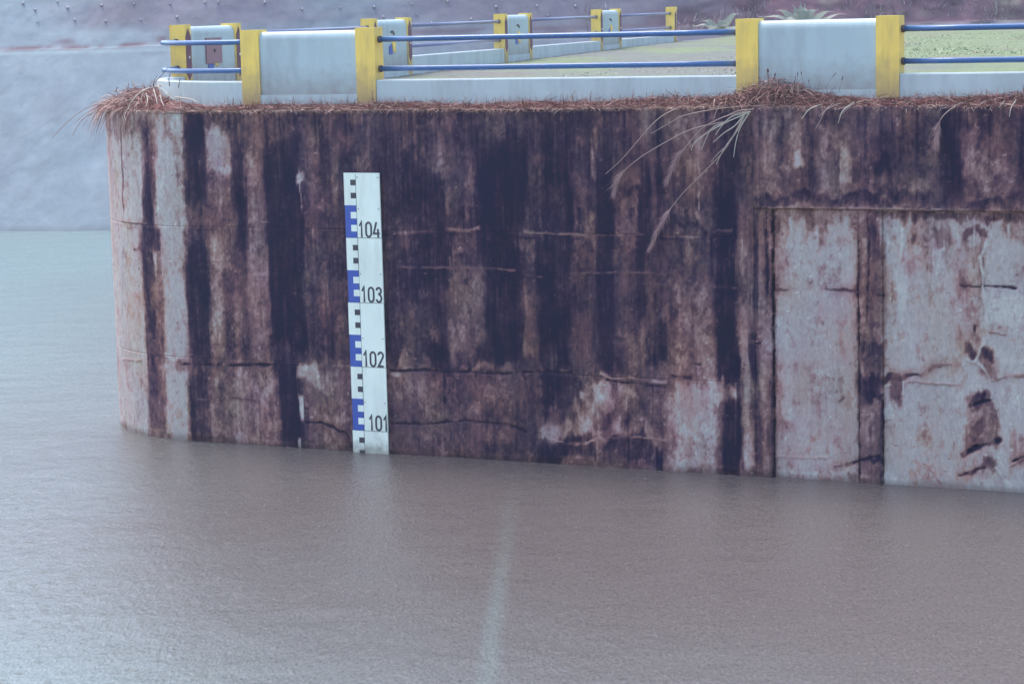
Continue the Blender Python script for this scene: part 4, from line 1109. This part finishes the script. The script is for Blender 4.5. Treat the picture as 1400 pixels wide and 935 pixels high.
# dry seed stalks standing against the white block
st = thing('dry_stalks', 'thin dark seed stalks standing before the white panel of the second front block', 'dry grass')
for (s, z0_, dx_, h_, w_) in ((4.02, 5.62, 0.0, 0.20, 0.011), (4.07, 5.6, 0.06, 0.16, 0.008), (4.44, 5.6, 0.02, 0.17, 0.005), (4.53, 5.58, -0.02, 0.2, 0.004), (4.40, 5.6, 0.03, 0.12, 0.004), (4.86, 5.55, 0.14, 0.2, 0.004), (5.05, 5.5, 0.06, 0.2, 0.005), (3.98, 5.6, -0.1, 0.12, 0.004), (4.62, 5.55, 0.0, 0.12, 0.004)):
    bm = bmesh.new(); P = [F(s, 0.16, z0_), F(s + dx_ * 0.4, 0.15, z0_ + h_ * 0.5), F(s + dx_, 0.13, z0_ + h_)]
    out = stalk_mesh(bm, P, w_ * 0.6, w_ * 0.4, 4); so = bobj('stalk', bm, M_DKST, st)
    bm = bmesh.new(); tube(bm, [out[-3], out[-2], out[-1], out[-1] + (out[-1] - out[-2]) * 1.4], [w_ * 0.5, w_ * 1.7, w_ * 1.5, 0.001], 6); bobj('seedhead', bm, M_DKST, so)

# ------------------------------------------------------------------ reservoir slope behind
def toe_y(x):
    x = np.asarray(x, float)
    return 75.0 + 0.5 * np.clip(x + 10, 0, 60) + 2.2 * np.exp(-((x + 24) / 9.0) ** 2)
def slope_y(x, z):
    """plan distance of the face at height z; bench at z = 5.8"""
    y0 = toe_y(x)
    lower = y0 + z * 0.98
    upper = y0 + 5.8 * 0.98 + 0.9 + (z - 5.8) * 0.9
    zb = 5.8
    return np.where(z < zb, lower, upper)
xs_ = np.linspace(-48, 62, 640)
zs_ = np.concatenate([np.linspace(-1.5, 5.78, 74), [5.80, 5.801], np.linspace(5.83, 10.5, 70), np.linspace(10.7, 13, 12)])
X, Z = np.meshgrid(xs_, zs_, indexing='ij')
Yp = slope_y(X, Z)
Yp[:, 74] = toe_y(xs_) + 5.8 * 0.98; 
Yp[:, 75] = toe_y(xs_) + 5.8 * 0.98 + 0.85
rough_ = fbm(X * 0.35, Z * 0.5, 50, 5, 0.6); fine_ = fbm(X * 1.6, Z * 1.6, 55, 4, 0.6); crease = np.abs(fbm(X * 0.5 + Z * 0.35, Z * 0.25 - X * 0.1, 60, 4))
earth = sstep(-0.1, 0.25, (X - 6.5) * 0.13 + 0.5 * fbm(X * 0.25, Z * 0.4, 70, 4) - 0.4 * (Z < 5.9)) * sstep(5.5, 6.2, Z + 0.02 * X)
Yd = Yp + 0.20 * rough_ + 0.035 * fine_ + 0.16 * crease + earth * (0.5 * rough_ + 0.25 * fbm(X * 1.1, Z * 1.1, 63, 4))
Yd[:, -1] = 134; Zd = Z.copy(); Zd[:, 73:77] += 0.05 * fbm(X[:, 73:77] * 0.8, X[:, 73:77] * 0, 75, 3)
base_c = np.array([0.205, 0.25, 0.28]); pur = np.array([0.15, 0.115, 0.15]); ear = np.array([0.115, 0.055, 0.08]); brn = np.array([0.125, 0.075, 0.095])
pu = sstep(-0.15, 0.5, 0.6 * fbm(X * 0.16, Z * 0.45, 77, 4) + 0.4 * sstep(6.1, 6.7, Z) - 0.1 + 0.03 * np.clip(X + 8, -5, 20))
C = base_c * (1 - 0.75 * pu[..., None]) + pur * 0.75 * pu[..., None]
C = C * (1 + 0.10 * rough_ + 0.08 * fine_)[..., None]
crk = np.abs(fbm((X - Z * 1.1) * 0.55, Z * 0.5, 84, 4)); C = C * (1 - 0.12 * (1 - sstep(0.0, 0.05, crk)))[..., None]
streak = sstep(0.42, 0.62, fbm((X - (Z - 6) * 0.9) * 0.9, Z * 0.35, 83, 4)) * sstep(6.2, 6.8, Z)
C = C * (1 - 0.28 * streak[..., None])
ea = earth[..., None]; ec = ear * (1 + 0.45 * fbm(X * 1.3, Z * 1.6, 85, 5, 0.65))[..., None] + np.array([0.05, 0.09, 0.03]) * sstep(0.2, 0.6, fbm(X * 0.9, Z * 1.2, 88, 4))[..., None]
C = C * (1 - ea) + ec * ea
# bench line: dry growth and silt on and above the bench
bl = np.exp(-((Z - 5.84 - 0.05 * fbm(X * 0.9, X * 0, 93, 4)) / (0.05 + 0.04 * vn(X * 1.5, X * 0, 94))) ** 2) * sstep(-0.3, 0.15, fbm(X * 1.2, X * 0, 92, 5, 0.65))
gr = (sstep(0.0, 0.3, fbm(X * 0.9, Z * 2.2, 96, 5, 0.65)) * np.exp(-((X + 14.6) / 1.6) ** 2) + np.exp(-((X + 11.9) / 0.25) ** 2) + 0.8 * sstep(-9, -7, X) * sstep(-0.1, 0.2, fbm(X, Z * 2, 95, 4))) * np.exp(-((Z - 6.02) / 0.13) ** 2)
gr2 = sstep(-2, 5, X) * np.exp(-((Z - 6.1) / 0.35) ** 2) * (0.6 + 0.4 * fbm(X, Z, 97, 3))
q = np.clip(np.maximum(np.maximum(bl, gr * 0.9), gr2), 0, 1)[..., None]; C = C * (1 - q) + brn * q
hl = np.exp(-((Z - 5.72) / 0.05) ** 2)[..., None] * 0.5; C = C * (1 - hl) + np.array([0.40, 0.50, 0.50]) * hl
foot = (1 - sstep(0.0, 0.25, Z + 0.06 * fbm(X, Z, 98, 3)))[..., None]; C = C * (1 - 0.25 * foot)
idx = np.arange(X.size).reshape(X.shape); Q = np.stack([idx[:-1, :-1], idx[1:, :-1], idx[1:, 1:], idx[:-1, 1:]], -1).reshape(-1, 4)
so_ = mesh_np('reservoir_slope', np.stack([X, Yd, Zd], -1).reshape(-1, 3), Q, M_SLOPE, None, np.clip(C, 0.01, 0.8).reshape(-1, 3), smooth=True); so_['kind'] = 'structure'

def slope_disp(x, z):
    return float(slope_y(x, z) + 0.20 * fbm(x * 0.35, z * 0.5, 50, 5, 0.6) + 0.07 * fbm(x * 1.6, z * 1.6, 55, 4, 0.6) + 0.10 * abs(fbm(x * 0.5 + z * 0.35, z * 0.25 - x * 0.1, 60, 4)))
# weep pipes
bm = bmesh.new()
tube(bm, [(0, 0.25, 0.04), (0, -0.16, -0.05)], 0.05, 12, cap=False); tube(bm, [(0, -0.16, -0.05), (0, -0.11, -0.04)], 0.034, 12, cap=True)
proto = bobj('weep_pipe', bm, M_PIPE, None)
for i, (x, z) in enumerate(WEEPS):
    o = proto if i == 0 else proto.copy()
    if i: COL.objects.link(o)
    o.location = (x, slope_disp(x, z), z); s = 0.45 + 0.35 * ((i * 37) % 10) / 10; o.scale = (s, 1, s)
    tag(o, 'short pale drain pipe stub in rows poking out of the far grey slope', 'drain pipe', 'drain pipe stubs in the far slope')

# plants on the brown slope
def big_plant(label, x, y, z, spec, flat=0.35):
    t = thing('slope_plant', label, 'plant', (x, y, z)); 
    for (a, L, e, w) in spec:
        bm = bmesh.new(); k = 9; pr = []
        for i in range(k + 1):
            q = i / k; r = L * q; zz = e * q - 0.5 * e * q * q * 0.8
            ww = w * math.sin(min(1, q * 1.15 + 0.08) * math.pi) ** 0.8 + 0.015
            c0 = Vector((math.cos(a) * r, math.sin(a) * r * flat, zz * 0.72)) + Vector((0, 0, 0.05 * math.sin(9 * q + a * 3))); sd_ = Vector((-math.sin(a), math.cos(a) * flat, 0.0)).normalized() * ww + Vector((0, 0, ww * 0.6 * math.cos(a)))
            pr.append((bm.verts.new(c0 - sd_), bm.verts.new(c0 + Vector((0, 0, -0.05 * ww))), bm.verts.new(c0 + sd_)))
        for (a0, b0, c0), (a1, b1, c1) in zip(pr, pr[1:]): bm.faces.new((a0, b0, b1, a1)); bm.faces.new((b0, c0, c1, b1))
        bobj('leaf', bm, M_LEAF, t)
big_plant('pale green plant with upturned leaves on the brown slope left of the second front block', 7.55, 82.5, 5.85,
          [(3.05, 0.95, 0.5, 0.05), (2.6, 0.7, 0.8, 0.12), (0.6, 0.9, 1.35, 0.09), (1.2, 0.5, 0.9, 0.12), (0.1, 1.0, 0.35, 0.08), (3.6, 0.6, 0.3, 0.1), (5.2, 0.4, 0.4, 0.1), (2.1, 0.55, 0.6, 0.12)])
big_plant('pale spreading plant behind the top of the second front block', 10.9, 86.0, 5.95,
          [(3.0, 1.6, 0.8, 0.08), (2.5, 1.2, 1.2, 0.13), (2.0, 0.8, 1.5, 0.14), (1.4, 0.8, 1.6, 0.14), (0.9, 1.0, 1.3, 0.12), (0.4, 1.3, 1.0, 0.1), (0.1, 1.6, 0.7, 0.08), (1.7, 0.5, 1.8, 0.12), (3.4, 0.8, 0.6, 0.1), (0.6, 0.7, 0.5, 0.12)])
# scattered scrub on the earth slope
n = 5200
g_ = np.random.default_rng(77); x = g_.uniform(3, 32, n); z = 5.75 + g_.exponential(1.1, n); keep = fbm(x * 0.7, z * 1.1, 88, 4) > 0.02; x, z = x[keep], z[keep]; n = len(x)
y = slope_y(x, z) - 0.15; root = np.stack([x, y, z - 0.1], -1); d = g_.normal(0, 0.5, (n, 3)); d[:, 2] = 1; d /= np.linalg.norm(d, axis=1)[:, None]
L_ = g_.uniform(0.15, 0.6, n); V, Fq, k = ribbons(root, d, L_, g_.uniform(0.006, 0.022, n), L_ * 0.3, 3)
c = np.array([(0.22, 0.15, 0.19), (0.14, 0.1, 0.13), (0.22, 0.25, 0.2), (0.33, 0.33, 0.36)])[g_.choice(4, n, p=[.35, .35, .2, .1])]
so = mesh_np('slope_scrub', V, Fq, M_STRAW, None, np.repeat(c, k, 0)); so['kind'] = 'stuff'; tag(so, 'sparse dry scrub on the brown earth slope beyond the grass', 'scrub')

# ------------------------------------------------------------------ water
def water_mat():
    m, t, b = new_mat('muddy rain-dimpled water')
    tc = N(t, 'ShaderNodeTexCoord')
    n0 = N(t, 'ShaderNodeTexNoise', Scale=0.09, Detail=4.0); t.links.new(tc.outputs['Object'], n0.inputs['Vector'])
    mx = N(t, 'ShaderNodeMix', data_type='RGBA'); mx.inputs[6].default_value = (0.106, 0.086, 0.084, 1); mx.inputs[7].default_value = (0.120, 0.106, 0.10, 1)
    t.links.new(n0.outputs[0], mx.inputs[0])
    sx_ = N(t, 'ShaderNodeSeparateXYZ'); t.links.new(tc.outputs['Object'], sx_.inputs[0])
    wv = N(t, 'ShaderNodeTexNoise', Scale=0.5, Detail=4.0); t.links.new(tc.outputs['Object'], wv.inputs['Vector'])
    def M2(op, a, c):
        q = N(t, 'ShaderNodeMath', operation=op)
        for i_, v_ in enumerate((a, c)):
            if isinstance(v_, (int, float)): q.inputs[i_].default_value = v_
            else: t.links.new(v_, q.inputs[i_])
        return q.outputs[0]
    xl = M2('ADD', M2('MULTIPLY', M2('SUBTRACT', sx_.outputs['Y'], REFL_STREAK[1]), REFL_STREAK[2]), REFL_STREAK[0])      # pale reflection streak painted into the water colour: x as a function of y
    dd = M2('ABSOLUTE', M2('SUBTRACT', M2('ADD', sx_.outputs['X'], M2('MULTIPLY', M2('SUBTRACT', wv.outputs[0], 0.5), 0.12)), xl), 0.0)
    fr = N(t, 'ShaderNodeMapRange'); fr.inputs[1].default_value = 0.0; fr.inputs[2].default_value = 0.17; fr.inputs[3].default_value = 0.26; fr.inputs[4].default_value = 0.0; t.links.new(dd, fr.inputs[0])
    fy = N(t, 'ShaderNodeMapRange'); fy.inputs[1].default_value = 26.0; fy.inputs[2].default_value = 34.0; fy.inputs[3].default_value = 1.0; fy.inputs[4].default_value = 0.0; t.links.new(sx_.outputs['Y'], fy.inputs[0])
    # muddy brown along the wall; pale sky reflection painted into the open water colour
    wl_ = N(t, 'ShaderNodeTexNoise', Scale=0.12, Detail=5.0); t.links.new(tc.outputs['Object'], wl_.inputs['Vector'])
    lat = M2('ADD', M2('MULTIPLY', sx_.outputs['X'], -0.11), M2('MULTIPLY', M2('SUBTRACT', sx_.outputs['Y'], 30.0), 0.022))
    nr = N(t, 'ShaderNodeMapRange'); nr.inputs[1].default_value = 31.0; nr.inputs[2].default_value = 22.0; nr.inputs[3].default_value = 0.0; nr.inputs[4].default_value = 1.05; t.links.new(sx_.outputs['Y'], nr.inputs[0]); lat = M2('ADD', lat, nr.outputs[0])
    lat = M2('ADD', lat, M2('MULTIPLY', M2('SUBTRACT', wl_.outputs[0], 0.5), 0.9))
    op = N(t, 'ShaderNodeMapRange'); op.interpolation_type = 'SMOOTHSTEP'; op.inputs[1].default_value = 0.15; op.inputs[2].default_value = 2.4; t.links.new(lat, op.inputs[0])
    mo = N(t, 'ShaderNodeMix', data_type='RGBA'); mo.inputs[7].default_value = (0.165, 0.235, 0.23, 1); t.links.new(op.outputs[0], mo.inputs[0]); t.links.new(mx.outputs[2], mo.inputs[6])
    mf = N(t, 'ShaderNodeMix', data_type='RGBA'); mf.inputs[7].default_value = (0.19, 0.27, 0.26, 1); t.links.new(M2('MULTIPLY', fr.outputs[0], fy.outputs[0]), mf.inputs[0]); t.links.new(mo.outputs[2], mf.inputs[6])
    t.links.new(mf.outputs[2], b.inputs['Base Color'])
    b.inputs['Roughness'].default_value = 0.2; b.inputs['IOR'].default_value = 1.333; b.inputs['Specular IOR Level'].default_value = 0.5
    n1 = N(t, 'ShaderNodeTexNoise', Scale=9.0, Detail=5.0, Roughness=0.65); n2 = N(t, 'ShaderNodeTexNoise', Scale=30.0, Detail=3.0, Roughness=0.6); n3 = N(t, 'ShaderNodeTexNoise', Scale=1.1, Detail=3.0)
    mpw = N(t, 'ShaderNodeMapping'); mpw.inputs['Scale'].default_value = (1, 0.38, 1); t.links.new(tc.outputs['Object'], mpw.inputs[0])
    for n_ in (n1, n2): t.links.new(mpw.outputs[0], n_.inputs['Vector'])
    t.links.new(tc.outputs['Object'], n3.inputs['Vector'])
    gm = N(t, 'ShaderNodeMapRange'); gm.inputs[1].default_value = 0.3; gm.inputs[2].default_value = 0.7; gm.inputs[3].default_value = 0.72; gm.inputs[4].default_value = 1.28; t.links.new(n2.outputs[0], gm.inputs[0])
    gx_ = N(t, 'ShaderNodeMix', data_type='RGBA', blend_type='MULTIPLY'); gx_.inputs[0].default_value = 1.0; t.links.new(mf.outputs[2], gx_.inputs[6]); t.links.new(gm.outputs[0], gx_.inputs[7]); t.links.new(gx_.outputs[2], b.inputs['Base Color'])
    v = N(t, 'ShaderNodeTexVoronoi', Scale=5.5); t.links.new(tc.outputs['Object'], v.inputs['Vector'])
    # small rings round each drop centre
    ml = N(t, 'ShaderNodeMath', operation='MULTIPLY'); ml.inputs[1].default_value = 46.0; t.links.new(v.outputs['Distance'], ml.inputs[0])
    sn = N(t, 'ShaderNodeMath', operation='SINE'); t.links.new(ml.outputs[0], sn.inputs[0])
    mr = N(t, 'ShaderNodeMapRange'); mr.inputs[1].default_value = 0.0; mr.inputs[2].default_value = 0.42; mr.inputs[3].default_value = 1.0; mr.inputs[4].default_value = 0.0; t.links.new(v.outputs['Distance'], mr.inputs[0])
    mm = N(t, 'ShaderNodeMath', operation='MULTIPLY'); t.links.new(sn.outputs[0], mm.inputs[0]); t.links.new(mr.outputs[0], mm.inputs[1])
    def scaled(sock, k):
        q = N(t, 'ShaderNodeMath', operation='MULTIPLY'); q.inputs[1].default_value = k; t.links.new(sock, q.inputs[0]); return q.outputs[0]
    def add(a, c):
        q = N(t, 'ShaderNodeMath', operation='ADD'); t.links.new(a, q.inputs[0]); t.links.new(c, q.inputs[1]); return q.outputs[0]
    h = add(add(scaled(n1.outputs[0], 1.0), scaled(n2.outputs[0], 0.5)), add(scaled(n3.outputs[0], 2.0), scaled(mm.outputs[0], 0.22)))
    bp = N(t, 'ShaderNodeBump', Strength=1.0, Distance=WATER_BUMP); t.links.new(h, bp.inputs['Height']); t.links.new(bp.outputs[0], b.inputs['Normal'])
    return m
WATER_BUMP = 0.020
REFL_STREAK = (-0.01, 34.0, 0.031)  # position and slant of the painted reflection streak
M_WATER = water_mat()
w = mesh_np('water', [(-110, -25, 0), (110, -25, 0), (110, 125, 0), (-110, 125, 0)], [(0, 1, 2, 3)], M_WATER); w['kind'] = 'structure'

# rain splashes: small crowns of water thrown up by the drops
n = 6000
g_ = np.random.default_rng(9); y = 22 + 40 * g_.random(n) ** 1.3; x = (g_.random(n) - 0.5) * 0.5 * y
sN = x * A_[0] + (y - DW) * A_[1]; nN = x * N_[0] + (y - DW) * N_[1]; ok = (nN < -0.1) | (sN < -9); x, y = x[ok], y[ok]; n = len(x)
r_ = g_.uniform(0.003, 0.009, n); hh = g_.exponential(0.0045, n) + 0.003
V = np.zeros((n, 4, 3)); 
for k in range(3): V[:, k, 0] = x + r_ * math.cos(2.1 * k); V[:, k, 1] = y + r_ * math.sin(2.1 * k)
V[:, 3, 0] = x; V[:, 3, 1] = y; V[:, 3, 2] = hh
b = np.arange(n)[:, None, None] * 4; Fc = (b + np.array([[0, 1, 3], [1, 2, 3], [2, 0, 3]])[None]).reshape(-1, 3)
m, t, bs = new_mat('splash water'); bs.inputs['Base Color'].default_value = (0.21, 0.21, 0.225, 1); bs.inputs['Roughness'].default_value = 0.25
sp_ = mesh_np('rain_splashes', V.reshape(-1, 3), Fc, m, None, uniform=3); sp_['kind'] = 'stuff'; tag(sp_, 'tiny splashes of rain scattered over the muddy water', 'splash')

# ------------------------------------------------------------------ rain haze
m = bpy.data.materials.new('rain haze'); m.use_nodes = True; t = m.node_tree; t.nodes.clear()
o_ = t.nodes.new('ShaderNodeOutputMaterial'); pv = t.nodes.new('ShaderNodeVolumePrincipled'); pv.inputs['Color'].default_value = (0.80, 0.86, 0.97, 1); pv.inputs['Density'].default_value = 0.0008; pv.inputs['Anisotropy'].default_value = 0.2
t.links.new(pv.outputs[0], o_.inputs['Volume'])
bm = bmesh.new(); bbox(bm, -120, 120, -35, 135, -3.0, 16.0); hz = bobj('haze', bm, m); hz['kind'] = 'stuff'; hz['label'] = 'thin rain haze'; hz['category'] = 'haze'
